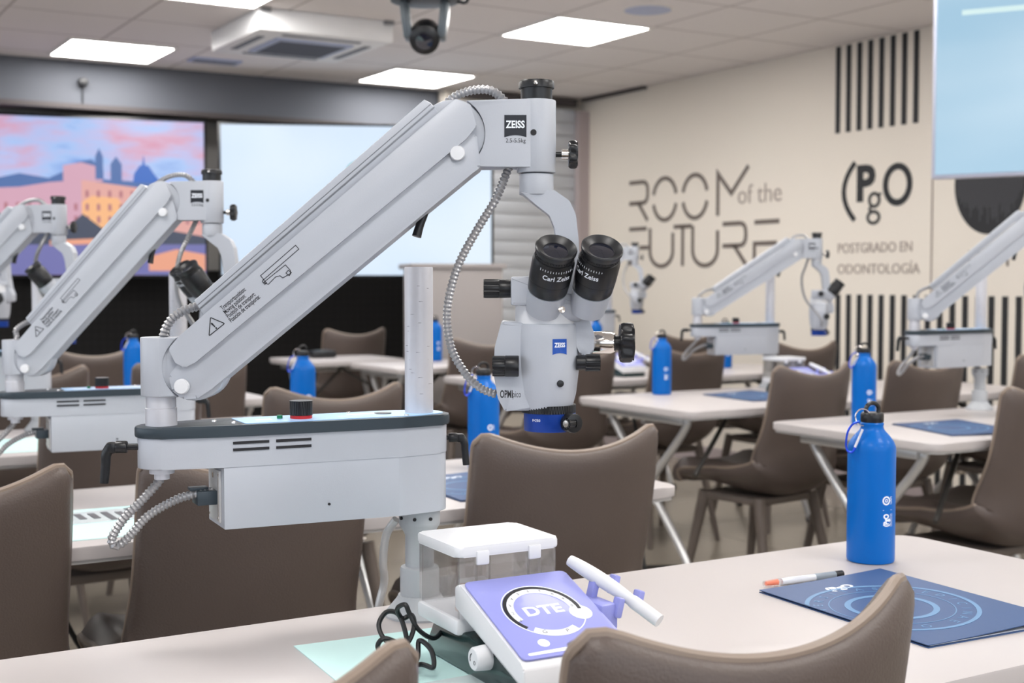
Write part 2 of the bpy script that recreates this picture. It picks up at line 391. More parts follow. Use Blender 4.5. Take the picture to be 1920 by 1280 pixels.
s.ribbon(circ(-5.00, 1.69, .085, 28, 0, 360, .098), .036, .001, .004, closed=True)
wallobj('wall_lettering', s, 'wallblack', 'bold black (PgO letters on the beige wall between the two rows of stripes', 'wall logo')
s = MB().text('POSTGRADO EN', .078, T(-5.44, 1.352, .002), 'LEFT', thick=.0015, sx=.94).text('ODONTOLOGÍA', .078, T(-5.44, 1.235, .002), 'LEFT', thick=.0015, sx=1.02)
wallobj('wall_lettering', s, 'wallinkl', 'two pale lines POSTGRADO EN ODONTOLOGÍA below the bold black logo')
s = MB().box((-4.761, 1.6, .003), (.008, 1.0, .003)); wallobj('wall_divider', s, 'wallinkl', 'thin vertical line on the wall between the logo and the round emblem', 'wall graphic')
s = MB().prism(circ(-4.40, 1.66, .215, 48, ry=.255), .001, .004); e = wallobj('wall_emblem', s, 'wallblack', 'dark oval emblem on the beige wall below the hanging screen', 'wall logo')
s = MB(); random.seed(2)
for i in range(34):
    x = -4.595 + i * .0118; hh = .24 * math.sqrt(max(0, 1 - ((x + 4.40) / .21) ** 2)); s.box((x, 1.66 + random.uniform(-.05, .05) * hh, .0045), (.003, hh * random.uniform(.9, 1.7), .001))
obj('emblem_engraving', s, 'inkgrey', e, flat=True)
s = MB().text('UAM', .12, T(-4.40, 1.28, .002), thick=.0015); wallobj('wall_lettering', s, 'wallink', 'dark capitals UAM on the wall below the oval emblem')

# ------------------------------------------------------------------ ceiling fittings
def ceiling_lights():
    proto = None; n = 0
    names = {(1, 5): 'lit square ceiling panel in front of the evening palace screen', (2, 5): 'lit square ceiling panel behind the arm, above the white slide screen',
             (2, 4): 'lit square ceiling panel nearest the round ceiling speaker'}
    for i, x in enumerate((-.02, 1.93, 3.89)):
        for j, y in enumerate((-1.63, .24, 2.11, 3.98, 5.85, 7.72)):
            lab = names.get((i, j), 'lit square ceiling panel out of the picture'); grp = 'lit square ceiling panels' if (i, j) in names else 'lit ceiling panels out of the picture'
            if proto is None:
                proto = thing('ceiling_light', lab, 'ceiling light', (x, y, CEIL), 0, grp)
                f = MB()
                for a in range(4): f.box((0, -.291, -.006), (.6, .018, .012), RZ(90 * a))
                obj('light_frame', f, 'lampf', proto); obj('diffuser', MB().prism(rnd([(-.283, -.283), (.283, -.283), (.283, .283), (-.283, .283)], .02), -.009, -.002), 'lamp', proto)
            else: dup(proto, (x, y, CEIL), 0, lab, grp)
ceiling_lights()
t = thing('air_conditioner', 'white square ceiling cassette air conditioner with blue-grey grille', 'air conditioner', (2.6, 6.5, CEIL))
obj('casing', MB().box((0, 0, -.055), (.72, .74, .11), bev=.012), 'acw', t)
g = obj('grille', MB().box((0, 0, -.114), (.42, .42, .012), bev=.003), 'acg', t)
s = MB()
for i in range(12): s.box((0, -.17 + i * .031, -.122), (.36, .008, .006))
obj('grille_bar', s, 'acs', g)
for a in range(4): obj('air_slot', MB().box((0, -.29, -.109), (.42, .035, .008), RZ(90 * a)), 'acs', t)
for x, y in ((-.33, -.34), (.33, -.34)): obj('hanger', MB().box((x, y - .035, -.012), (.05, .03, .02)), 'steel', t)
t = thing('ceiling_vent', 'small grey slotted vent in the ceiling near the air conditioner', 'vent', (2.55, 7.75, CEIL))
obj('vent_frame', MB().box((0, 0, -.006), (.3, .14, .012)), 'acg', t); obj('vent_slot', MB().box((0, -.03, -.013), (.26, .03, .003)).box((0, .03, -.013), (.26, .03, .003)), 'acs', t)
t = thing('ceiling_speaker', 'round grey speaker grille set in the ceiling', 'speaker', (3.9, 5.22, CEIL))
obj('speaker_grille', MB().lathe([(.115, 0), (.115, -.006), (.1, -.009), (.0, -.009)], 32), 'acg', t); obj('speaker_ring', MB().lathe([(.125, 0), (.125, -.004), (.115, -.006), (.115, 0)], 32, capped=False), 'lampf', t)
t = thing('pan_tilt_camera', 'grey swivel video camera hanging from the ceiling', 'camera', (1.83, 3.57, CEIL), -30.9)
obj('drop_pole', MB().cyl((0, 0, 0), (0, 0, -.46), .016), 'camg', t)
obj('mount_plate', MB().lathe([(.07, -.49), (.105, -.485), (.105, -.465), (.05, -.45), (.02, -.45)], 28), 'black', t)
obj('cable_arm', MB().tube([(.08, 0, -.475), (.12, 0, -.488), (.13, 0, -.46), (.1, 0, -.42), (.02, 0, -.3), (.015, .01, -.0)], .006), 'black', t)
y_ = MB(); 
for sx in (-1, 1): y_.prism(rnd([(.062 * sx - .014, -.49), (.062 * sx + .014, -.49), (.05 * sx + .012, -.60), (.05 * sx - .012, -.60)], .01), -.035, .035, FRONT, bev=.004)
obj('camera_yoke', y_, 'camg', t)
h_ = obj('camera_head', MB().lathe([(.0, -.06), (.03, -.058), (.045, -.04), (.047, .0), (.045, .04), (.03, .05), (0, .052)], 24, T(0, 0, -.59) @ RX(115)), 'black', t)
obj('camera_lens', MB().lathe([(.026, .05), (.026, .058), (.0, .06)], 20, T(0, 0, -.59) @ RX(115)), 'glass', h_)
t = thing('wall_camera', 'small black camera with a thin cable on the grey bulkhead', 'camera', (1.87, 8.2, 2.37))
obj('camera_body', MB().cyl((0, 0, 0), (0, -.05, 0), .03, .026, bev=.004), 'black', t); obj('cable', MB().tube([(0, -.012, -.03), (0, -.006, -.1), (0, -.006, -.145)], .004), 'black', t)

# ------------------------------------------------------------------ screens
def screen_frame(name, label, p0, ang, z0, wd, ht, face, bez, brim=.02):
    t = thing(name, label, 'screen', (p0[0], p0[1], z0), ang)
    f = MB(); f.box((wd / 2, .03, ht / 2), (wd, .05, ht), bev=.006)
    obj('screen_casing', f, bez, t)
    d = obj('display', MB().box((wd / 2, .003, ht / 2), (wd - 2 * brim, .006, ht - 2 * brim)), face, t, flat=True)
    return t, d
# left screen: right end at (2.62, 8.05), running (-.979,.204)
a = math.degrees(math.atan2(-.204, .979)); wd = 1.74
t, d = screen_frame('wall_screen', 'left wall screen showing a pink palace under an evening sky', (2.60 - .979 * wd, 8.08 + .204 * wd), a, 1.19, wd, .99, 'scr_sky', 'bezel', .018)
def pic(name, polys, m): 
    s = MB()
    for p in polys: s.prism(p, 0, .0006, T(0, -.001, 0) @ FRONT)
    return s
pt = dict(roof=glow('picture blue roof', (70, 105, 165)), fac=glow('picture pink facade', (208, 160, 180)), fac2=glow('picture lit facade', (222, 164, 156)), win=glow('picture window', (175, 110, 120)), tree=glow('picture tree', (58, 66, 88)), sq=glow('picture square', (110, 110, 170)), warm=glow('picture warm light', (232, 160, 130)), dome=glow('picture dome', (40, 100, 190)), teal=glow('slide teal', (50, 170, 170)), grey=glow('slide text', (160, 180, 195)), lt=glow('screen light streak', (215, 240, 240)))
W = wd
def PX(x): return (x + 230) / 630 * W      # picture drawing units
def PZ(y): return .99 - (y - 207) / 315 * .99
def P_(l): return [(PX(x), PZ(y)) for x, y in l]
def plate(name, polys, m, lift):
    s = MB()
    for p in polys: s.prism(p, 0, .0006, T(0, -lift, 0) @ FRONT)
    obj(name, s, m, d, flat=True)
plate('picture_roof', [P_([(-220, 345), (-60, 335), (0, 322), (60, 330), (88, 318), (120, 298), (150, 292), (175, 312), (175, 330), (300, 335), (395, 360), (395, 380), (-220, 380)])], pt['roof'], .001)
plate('picture_facade', [P_([(-220, 360), (0, 348), (60, 338), (128, 332), (128, 400), (128, 450), (-220, 450)]), P_([(90, 305), (128, 298), (173, 308), (173, 335), (90, 335)])], pt['fac'], .002)
plate('picture_lit_facade', [P_([(128, 332), (250, 345), (395, 372), (395, 450), (128, 450)])], pt['fac2'], .0025)
plate('picture_warm_wall', [P_([(128, 375), (150, 362), (205, 366), (222, 392), (205, 432), (160, 440), (128, 420)])], glow('picture warm wall', (244, 182, 128)), .0028)
plate('picture_tower', [P_([(158, 330), (158, 285), (166, 270), (174, 285), (174, 330)]), P_([(190, 335), (190, 300), (202, 285), (214, 300), (214, 335)])], pt['roof'], .003)
plate('picture_dome', [P_([(238, 335), (240, 318), (252, 302), (258, 300), (261, 280), (264, 300), (272, 302), (284, 318), (300, 335)])], pt['dome'], .0035)
wins = []
for y in (352, 378, 402):
    for x in range(-200, 390, 24):
        if y != 352 or x > 128: wins.append(P_([(x, y), (x + 7, y), (x + 7, y + 13), (x, y + 13)]))
plate('picture_window', wins, pt['win'], .004)
plate('picture_tree', [P_([(-220, 450), (-220, 410), (-60, 405), (30, 400), (100, 420), (130, 398), (170, 425), (210, 415), (240, 435), (300, 425), (395, 440), (395, 460), (-220, 465)])], pt['tree'], .0045)
plate('picture_square', [P_([(-220, 460), (395, 455), (395, 516), (-220, 516)])], pt['sq'], .005)
plate('picture_warm_light', [P_([(270, 480), (330, 465), (394, 475), (394, 508), (270, 508)]), P_([(60, 450), (160, 445), (180, 455), (60, 460)])], pt['warm'], .0055)
# right screen
a = math.degrees(math.atan2(-.399, .917)); wd = 1.75
t, d = screen_frame('wall_screen', 'right wall screen showing a pale slide with a teal ring', (2.665, 8.06), a, 1.19, wd, .985, 'scr_white', 'bezel', .018)
s = MB().ribbon(circ(.88, .66, .075, 32), .02, 0, .0006, T(0, -.001, 0) @ FRONT, closed=True)
obj('slide_logo', s, pt['teal'], d, flat=True)
s = MB().box((.88, -.001, .33), (.5, .001, .008)).box((.88, -.001, .28), (.35, .001, .008)); obj('slide_text', s, pt['grey'], d, flat=True)
# hanging screen
a = math.degrees(math.atan2(-.893, .449))
t, d = screen_frame('hanging_screen', 'large pale blue screen hanging from the ceiling at the right edge of the picture', (4.09, 3.61), a, 1.573, 1.45, .83, 'scr_blue', 'bezelw', .016)
obj('ceiling_pole', MB().cyl((.72, .05, .6), (.72, .05, CEIL - 1.573), .025), 'steel', t)
obj('light_streak', MB().box((.75, -.001, .64), (1.3, .001, .02), RY(1)), pt['lt'], d, flat=True)

# ------------------------------------------------------------------ lectern
t = thing('lectern', 'beige box lectern standing in front of the white slide screen', 'lectern', (3.62, 6.72, 0), -14)
obj('lectern_body', MB().box((0, 0, .62), (.52, .3, 1.24), bev=.006), 'beige', t)
obj('lectern_top', MB().box((0, .02, 1.255), (.56, .36, .03), bev=.005), 'beige', t)

# ------------------------------------------------------------------ chairs
def make_chair(label):
    t = thing('bucket_chair', label, 'chair')
    K = [(.455, .445, .190), (.42, .472, .205), (.30, .465, .222), (.17, .450, .228), (.07, .452, .227), (.015, .48, .224), (-.012, .54, .218), (-.022, .62, .212), (-.032, .70, .210), (-.044, .79, .210), (-.052, .848, .208)]
    P = catmull([Vector(k) for k in K], 5); nu = len(P); nv = 32
    def pt(iu, v):
        y, z, hw = P[iu]; hw *= .95; u = iu / (nu - 1); back = max(0, min(1, (u - .42) / .25)); back = back * back * (3 - 2 * back)
        e = max(0, (u - .90) / .10); hw2 = hw
        top = max(0, (u - .75) / .25)
        g1 = math.exp(-((u - .58) / .17) ** 2); g2 = math.exp(-((u - .43) / .17) ** 2)
        yy = y + back * .052 * abs(v) ** 2.2 * (1 - .15 * top) + .045 * abs(v) ** 2.8 * g1
        zz = z + .048 * abs(v) ** 2.8 * g2 + (1 - back) * .055 * abs(v) ** 2.6 * min(1, u * 3.5 + .15) + top ** 1.5 * .05 * abs(v) ** 2 
        fe = max(0, 1 - u / .08)
        rc = .034; t_ = max(0, (abs(v) * hw2 - (hw2 - rc)) / rc)      # rounded top corners
        top_z = P[-1][1] + .05 * abs(v) ** 2; cut = top_z - rc
        if back > .5 and zz > cut: zz = cut + (zz - cut) * max(0, 1 - (t_ * .97) ** 2) ** .5 if t_ > 0 else zz
        return Vector((v * hw2 * (1 - .06 * fe * fe), yy - fe * .02 * abs(v) ** 3, zz))
    G = [[pt(i, -1 + 2 * j / nv) for j in range(nv + 1)] for i in range(nu)]
    def nrm(i, j):
        a = G[min(i + 1, nu - 1)][j] - G[max(i - 1, 0)][j]; c = G[i][min(j + 1, nv)] - G[i][max(j - 1, 0)]
        return a.cross(c).normalized()      # towards sitter or away
    b = bmesh.new(); A = []; B = []
    for i in range(nu):
        ra, rb = [], []
        for j in range(nv + 1):
            n = nrm(i, j); v = -1 + 2 * j / nv; u = i / (nu - 1)
            edge = min(1, (1 - abs(v)) / .12, (u) / .06, (1 - u) / .06); edge = max(0, edge) ** .5
            th = .008 + .012 * edge; bot = .008 + (.012 + .030 / (1 + math.exp((u - .52) / .05))) * edge
            ra.append(b.verts.new(G[i][j] - n * th)); rb.append(b.verts.new(G[i][j] + n * bot))
        A.append(ra); B.append(rb)
    for i in range(nu - 1):
        for j in range(nv):
            b.faces.new((A[i][j], A[i][j + 1], A[i + 1][j + 1], A[i + 1][j])); b.faces.new((B[i][j], B[i + 1][j], B[i + 1][j + 1], B[i][j + 1]))
    for i in range(nu - 1):
        for j in (0, nv): b.faces.new((A[i][j], A[i + 1][j], B[i + 1][j], B[i][j]))
    for j in range(nv):
        for i in (0, nu - 1): b.faces.new((A[i][j], B[i][j], B[i][j + 1], A[i][j + 1]))
    bmesh.ops.recalc_face_normals(b, faces=b.faces[:])
    m = MB(); m._merge(b); obj('shell', m, 'leather', t, ang=80)
    rim = [G[i][0] for i in range(0, nu)] + [G[-1][j] for j in range(1, nv)] + [G[i][nv] for i in range(nu - 1, -1, -1)]
    obj('piping', MB().tube(rim, .0058, 8, smooth=False), 'piping', t)
    obj('seat_frame', MB().box((0, .23, .412), (.3, .28, .025), bev=.006), 'chairleg', t)
    for sx in (-1, 1):
        obj('leg', MB().cyl((.14 * sx, .35, .425), (.185 * sx, .43, .0), .021, .011, 14), 'chairleg', t)
        obj('leg', MB().cyl((.14 * sx, .10, .425), (.19 * sx, .015, .0), .021, .011, 14), 'chairleg', t)
    return t
CH = [
 (.775, .885, 2, 'taupe bucket chair back nearest the camera at the bottom right, before the folder'),
 (.262, .93, 0, 'taupe chair back cropped by the bottom edge, left of the dental unit'),
 (1.372, 2.09, -4, 'taupe bucket chair directly behind the clear box of the dental unit'),
 (.757, 2.10, 1, 'taupe bucket chair back behind and below the control box of the nearest microscope'),
 (.25, 2.09, 1, 'taupe bucket chair back cropped by the left edge beside the mint paper'),
 (1.41, 3.30, 0, 'taupe bucket chair whose top shows just above the nearest control box and red-ringed knob'),
 (.84, 3.30, 4, 'taupe bucket chair below the second microscope control box on the left'),
 (1.38, 4.50, 0, 'taupe bucket chair partly behind the swivel block, third row left column'),
 (.83, 4.50, 0, 'taupe bucket chair low behind the second control box at the left'),
 (1.33, 5.71, 0, 'taupe bucket chair below the small blue bottle at the far left'),
 (3.16, 3.30, 8, 'taupe bucket chair with seat and legs in view, facing the aisle table'),
 (3.72, 3.30, 3, 'taupe bucket chair behind the blue bottles, below the right-hand microscope'),
 (4.42, 3.30, 0, 'taupe bucket chair at the right edge behind the right-hand microscope post'),
 (3.10, 2.315, 0, 'large taupe bucket chair cropped by the right edge of the picture'),
 (3.62, 4.54, 0, 'taupe bucket chair right behind the mid-distance bottle on the aisle table'),
 (4.30, 4.54, 0, 'taupe chair below the grey microscope in front of the lower stripes'),
 (3.03, 4.54, 4, 'taupe bucket chair right behind the hanging head of the nearest microscope'),
 (3.24, 5.67, 0, 'taupe bucket chair between the aluminium post and the curved conduit'),
 (3.84, 5.67, 0, 'taupe bucket chair far behind the microscope star knob'),
 (4.50, 5.67, 0, 'small taupe chair near the beige wall above the mid-distance bottle'),
 (3.20, 7.18, 0, 'farthest taupe chair standing beside the lectern before the black wall'),
]
proto = None
for x, y, rz, lab in CH:
    if proto is None:
        proto = make_chair(lab); proto['group'] = 'taupe bucket chairs'; proto.location = (x, y, 0); proto.rotation_euler = (0, 0, R(rz))
    else: dup(proto, (x, y, 0), rz, lab, 'taupe bucket chairs')

# ------------------------------------------------------------------ tables
TT = .74
def make_table(label, L, D):
    t = thing('folding_table', label, 'table')
    o = rnd([(-L / 2, 0), (L / 2, 0), (L / 2, D), (-L / 2, D)], .045, 6)
    obj('tabletop', MB().prism(o, TT - .022, TT, bev=.0025), 'top', t)
    inn = rnd([(-L / 2 + .006, .006), (L / 2 - .006, .006), (L / 2 - .006, D - .006), (-L / 2 + .006, D - .006)], .04, 6)
    obj('underside', MB().prism(inn, TT - .029, TT - .0215), 'edge', t)
    for sx in (-1, 1):
        x = sx * (L / 2 - .06)
        obj('leg', MB().tube([(x, .10, TT - .035), (x, .13, TT - .10), (x, D - .16, .24), (x, D - .03, .02)], .014, 10), 'frame', t)
        x2 = x - sx * .035
        obj('leg', MB().tube([(x2, D - .10, TT - .035), (x2, D - .13, TT - .10), (x2, .16, .24), (x2, .03, .02)], .014, 10), 'frame', t)
        obj('pivot_bolt', MB().cyl((x + sx * .018, D / 2, .375), (x - sx * .05, D / 2, .375), .012), 'chrome', t)
        obj('leg_bracket', MB().box((x, D / 2, TT - .042), (.045, D - .2, .026), bev=.004), 'frame', t)
        obj('brace', MB().cyl((x, .05, .52), (x - sx * .28, .2, TT - .03), .008), 'brace', t)
        obj('caster', MB().cyl((x2 - .012, .03, .02), (x2 + .012, .03, .02), .02), 'rubber', t); obj('caster', MB().cyl((x - .012, D - .03, .02), (x + .012, D - .03, .02), .02), 'rubber', t)
    obj('stretcher', MB().cyl((-L / 2 + .06, D / 2, TT - .06), (L / 2 - .06, D / 2, TT - .06), .012), 'frame', t)
    return t
LX = (-.12 + 1.71) / 2; LL = 1.83
TB = [(LX, .95, .61, LL, 'off-white folding table in front, holding the dental unit, pen and large folder'),
      (LX, 2.16, .61, LL, 'off-white folding table one row behind the nearest, left column'),
      (LX, 3.37, .61, LL, 'off-white folding table third from the front, left column'),
      (LX, 4.57, .61, LL, 'off-white folding table fourth from the front, left column'),
      (3.62, 2.37, .65, 1.8, 'off-white folding table with a rounded corner, behind the nearest blue bottle'),
      (3.60, 3.37, .68, 1.8, 'off-white folding table holding the mid-distance bottle, with chrome leg in view'),
      (3.66, 4.62, .62, 1.8, 'off-white folding table two rows beyond the aisle corner, by the striped wall'),
      (3.70, 5.75, .62, 1.8, 'off-white folding table right of the far blue bottle, next to the post'),
      (2.90, 6.50, .5, .62, 'small far off-white table beside the farthest chair and lectern')]
protos = {}
for x, y, D, L, lab in TB:
    k = (D, L)
    if k not in protos:
        protos[k] = make_table(lab, L, D); o = protos[k]; o.location = (x, y, 0); o['group'] = 'off-white folding tables'
    else: dup(protos[k], (x, y, 0), 0, lab, 'off-white folding tables')

# ------------------------------------------------------------------ bottles
def make_bottle(label):
    t = thing('water_bottle', label, 'bottle')
    r = .0362
    obj('bottle_body', MB().lathe([(r - .003, 0), (r - .0008, .001), (r, .004), (r, .172), (r - .0006, .178), (r - .004, .186), (r - .010, .194), (r - .0165, .201), (.0178, .204), (.0168, .208), (.0178, .212), (.0165, .214), (.0, .214)], 48), 'bottle', t)
    c = MB().lathe([(.0165, .2142), (.0175, .216), (.0175, .226), (.0155, .229), (.009, .2295), (0, .2295)], 24)
    c.tube([(-.011, 0, .227), (-.0115, 0, .236), (-.005, 0, .2425), (.005, 0, .2425), (.0115, 0, .236), (.011, 0, .227)], .0032, 8)
    cap = obj('bottle_cap', c, 'black', t); CR = RZ(-42)
    obj('cap_ring', MB().tube([Vector((-.013 + .011 * math.cos(a), -.012, .222 + .013 * math.sin(a))) for a in [i * math.pi / 6 for i in range(12)]], .0011, 6, closed=True), 'chrome', cap, CR)
    k = MB().tube([(-.018, -.02, .216), (-.027, -.024, .212), (-.034, -.026, .200), (-.036, -.030, .182), (-.033, -.033, .172), (-.026, -.036, .171), (-.022, -.034, .178)], .0017, 8)
    cb = obj('carabiner', k, 'carab', t, CR)
    obj('carabiner_gate', MB().cyl((-.0225, -.034, .178), (-.012, -.026, .205), .0019, seg=8), 'alu', cb)
    p = MB()
    p.ribbon(circ(0, .098, .0058, 24), .0022, 0, .0002, FRONT, closed=True); p.ribbon(circ(0, .098, .0022, 6), .0012, 0, .0002, FRONT, closed=True)
    p.text('UAM', .0055, FRONT @ T(.0095, .098, 0) @ RZ(90), thick=.0001)
    p.ribbon([(-.006, .0835), (.011, .0835)], .0005, 0, .0002, FRONT)
    p.text('(PgO', .0130, FRONT @ T(.0005, .068, 0) @ RZ(90), thick=.0001, bold=.0006, sx=.72)
    p.text('POSTGRADO EN', .0026, FRONT @ T(.0088, .068, 0) @ RZ(90), thick=.0001).text('ODONTOLOGIA', .0026, FRONT @ T(.0118, .068, 0) @ RZ(90), thick=.0001)
    for v in p.bm.verts: v.co.y = min(0, v.co.y) - .0001
    p.bend(r + .0001, .0); obj('bottle_print', p, 'print', t, flat=True)
    return t
BT = [(1.502, 1.433, 'blue metal bottle nearest the camera, beside the pen and folder'),
      (2.93, 2.83, 'blue metal bottle directly behind the nearest bottle'),
      (3.04, 3.97, 'blue metal bottle on the aisle end of the table right of the microscope head'),
      (1.48, 2.60, 'blue metal bottle half hidden by the microscope head and the curved conduit'),
      (1.42, 3.55, 'blue metal bottle under the arm, rising behind a taupe chair top'),
      (1.31, 4.98, 'small blue bottle at the far left before the black wall'),
      (3.27, 6.27, 'small blue bottle just left of the aluminium post'),
      (3.12, 5.15, 'blue bottle almost hidden behind the left side of the microscope head'),
      (4.26, 5.05, 'small blue bottle below the control box of the microscope beneath the FUTURE lettering'),
      (4.08, 5.92, 'farthest blue bottle near the beige wall, seen right of the nearest microscope eyepieces')]
bp = None
for x, y, lab in BT:
    az = math.degrees(math.atan2(-x, y))      # print turned a little off the aisle
    if bp is None: bp = make_bottle(lab); bp.location = (x, y, TT); bp.rotation_euler = (0, 0, R(az + 38)); bp['group'] = 'blue metal bottles'
    else: dup(bp, (x, y, TT), az + 25, lab, 'blue metal bottles')
for ob in [o for o in bpy.data.objects if o.name.startswith('carabiner') or o.name.startswith('bottle_cap')]: pass

# ------------------------------------------------------------------ surgical microscopes (origin on the table under the post; drawing units for the arm profile)
kk = .00062
def xa(px): return (px - 294) * kk
def Zz(py): return .43 - (py - 527) * kk
def D(*pts): return [(xa(x), Zz(y)) for x, y in pts]
TH = 26.4
def frame_z(a):
    z = Vector(a).normalized(); y = (Vector((0, 1, 0)) - z * z.y).normalized(); x = y.cross(z)
    return Matrix(((x.x, y.x, z.x, 0), (x.y, y.y, z.y, 0), (x.z, y.z, z.z, 0), (0, 0, 0, 1)))
def frame_x(sgn=1): return RY(90 * sgn)
def fluted(mb, m, r, L, n, depth, bev=.0015):
    pts = []
    for i in range(n):
        for a, rr in ((0, r), (.42, r), (.5, r - depth), (.92, r - depth)): pts.append((rr * math.cos(2 * math.pi * (i + a) / n), rr * math.sin(2 * math.pi * (i + a) / n)))
    return mb.prism(pts, 0, L, m, bev=bev)
def star(mb, m, r, L, n, depth, bev=.003):
    pts = [((r - depth * .5 + depth * .5 * math.cos(n * a)) * math.cos(a), (r - depth * .5 + depth * .5 * math.cos(n * a)) * math.sin(a)) for a in [2 * math.pi * i / (n * 10) for i in range(n * 10)]]
    return mb.prism(pts, 0, L, m, bev=bev)
def box_plan(g=0, nose=True):
    """plan outline of the control box: narrow nose under the arm, rounded end round the post"""
    hi = rnd([(-.262, -.0390 - g), (-.04, -.0435 - g), (.031 + g, -.0300 - g), (.031 + g, .0300 + g), (-.04, .0435 + g), (-.262, .0390 + g)], [0, .05, .024, .024, .05, 0], 8)
    return hi + (circ(-.326, 0, .0275 + g, 16, 100, 260) if nose else [])
_mesh = {}; absm = {}
def make_microscope(label, alpha=0, elev=40, gamma=0, detail=True, dz=0):
    t = thing('surgical_microscope', label, 'microscope')
    B = T(0, 0, dz) @ RZ(TH)
    pv = (-.326 * math.cos(R(TH)), -.326 * math.sin(R(TH)), dz)
    A = T(*pv) @ RZ(alpha)
    P0 = Vector((xa(345), 0, Zz(722))); P1 = Vector((xa(857), 0, Zz(292)))
    E = T(*P0) @ RY(-(elev - 40)) @ T(*-P0); d = (E @ P1) - P1
    AE = A @ E; Hd = A @ T(*d); c = (xa(1022), 0, 0); BD = Hd @ T(*c) @ RZ(gamma) @ T(-c[0], 0, 0)
    def part(name, key, fn, m, par, mx, **k):
        full = mx
        if par is not t: mx = absm[par.name].inverted() @ mx
        if key in _mesh:
            o = bpy.data.objects.new(name, _mesh[key]); COL.objects.link(o); o.parent = par; o.matrix_basis = mx; absm[o.name] = full
            if k.get('label'): o['label'] = k['label']
            return o
        mb = MB(); fn(mb); o = obj(name, mb, m, par, mx, **k); absm[o.name] = full; _mesh[key] = o.data; return o
    Fz = FRONT
    # --- foot and post
    part('table_foot', 'foot', lambda s: s.lathe([(.0450, 0), (.0455, .003), (.040, .010), (.030, .022), (.0275, .027), (.0, .027)], 40), 'foot', t, I4)
    sl = part('post_sleeve', 'sleeve', lambda s: s.lathe([(.0252, .027), (.0252, .060), (.024, .063), (.0185, .064), (.0185, .104), (.0205, .108), (.0262, .118), (.0265, .121), (.0265, .1375), (.0, .138)], 36), 'foot', t, I4)
    part('clamp_screw', 'cscrew', lambda s: [s.cyl((x, y, .128), (x * 1.09, y * 1.09, .128), .0022) for x, y in ((-.004, -.0255), (.015, -.0212), (-.021, -.0155))], 'black', sl, I4)
    def post(s):
        s.lathe([(.0, .262), (.0182, .262), (.0182, .4465), (.0176, .448), (.0, .448)], 36)
    po = part('post', 'post', post, 'alu', t, I4)
    def marks(s):
        random.seed(9)
        for i in range(16):
            a = random.uniform(-60, 60); z = random.uniform(.28, .44); s.prism([(-.001 * random.uniform(.5, 5), 0), (.001 * random.uniform(.5, 5), 0), (.001 * random.uniform(.5, 3), .0004), (-.001, .0005)], 0, .0002, T(0, 0, z) @ FRONT)
            for v in s.bm.verts[-8:]: v.co.x += a * .00028
        s.prism([(-.012, 0), (.014, 0), (.014, .0004), (-.012, .0004)], 0, .0002, T(0, 0, .33) @ FRONT)
        for v in s.bm.verts: v.co.y = -.0001 if v.co.y > -.0001 else v.co.y
        s.bend(.0183)
    part('post_scratch', 'marks', marks, 'inkgrey', po, I4, flat=True)
    # --- control box
    def house(s):
        s.prism(box_plan(), .212, .2485, bev=.002)
        p = box_plan(-.0008, False)
        s.prism(p, .1385, .2125, bev=.0015)
    hb = part('control_box', 'house', house, 'white', t, B)
    part('box_rim', 'rim', lambda s: s.prism(box_plan(.003), .248, .2615, bev=.003), 'rim', hb, B)
    part('control_panel_film', 'film', lambda s: s.prism(rnd([(-.235, -.034), (-.02, -.038), (.028, -.020), (.028, .020), (-.02, .038), (-.235, .034)], [.004, .02, .018, .018, .02, .004]), .2612, .2624), 'panelblue', hb, B)
    def prn(s):
        for y in (-.02, -.012, -.004): s.box((-.095, y, .2626), (.035, .001, .0003))
        s.box((-.075, .006, .2626), (.04, .012, .0003)); s.box((-.205, -.004, .2626), (.02, .012, .0003))
    part('panel_print', 'prn', prn, 'print', hb, B, flat=True)
    def bk(s): fluted(s, T(-.158, -.005, .2665), .0138, .0175, 26, .0005, .0012)
    nb = part('brightness_knob', 'bk', bk, 'black', hb, B)
    part('red_ring', 'rr', lambda s: s.cyl((-.158, -.005, .262), (-.158, -.005, .2665), .0135), 'red', nb, B)
    part('indicator', 'ind', lambda s: s.cyl((-.183, .002, .2615), (-.183, .002, .2665), .0035), 'green', hb, B)
    part('cable_hole', 'hole', lambda s: s.prism(circ(-.048, .004, .011, 20), .2624, .2632), 'black', hb, B)
    for i, (x, y) in enumerate(((-.262, .008), (-.245, -.018), (-.085, .030), (-.03, -.032))):
        part('lid_screw', 'scr%d' % i, lambda s, x=x, y=y: s.lathe([(.003, .2615), (.0028, .2635), (0, .264)], 12, T(x, y, 0)), 'chrome', hb, B)
    Fm = B @ T(0, -.0445, 0) @ RZ(-1.16)
    for i, (x, z) in enumerate(((-.230, .2405), (-.230, .2325), (-.1785, .2405), (-.1785, .2325))):
        part('vent_slot', 'vs%d' % i, lambda s, x=x, z=z: s.box((x, 0, z), (.043, .002, .0032)), 'ink', hb, Fm)
    part('front_hole', 'fh', lambda s: s.cyl((-.135, .002, .160), (-.135, -.0008, .160), .0016), 'ink', hb, Fm)
    sp = part('socket_plate', 'sp', lambda s: s.box((-.2632, 0, .1755), (.003, .050, .062), bev=.0012), 'panelgrey', hb, B)
    def spd(s):
        s.cyl((-.264, .004, .1985), (-.2655, .004, .1985), .0035).box((-.2648, -.0205, .1755), (.0012, .0014, .058))
        for y, z in ((-.022, .201), (-.022, .150), (.022, .150)): s.cyl((-.264, y, z), (-.2658, y, z), .0016)
    part('plate_detail', 'spd', spd, 'chrome', sp, B)
    part('plug', 'plug', lambda s: s.box((-.276, 0, .1735), (.024, .030, .017), bev=.0015).box((-.284, 0, .184), (.022, .014, .004), bev=.001), 'rim', hb, B)
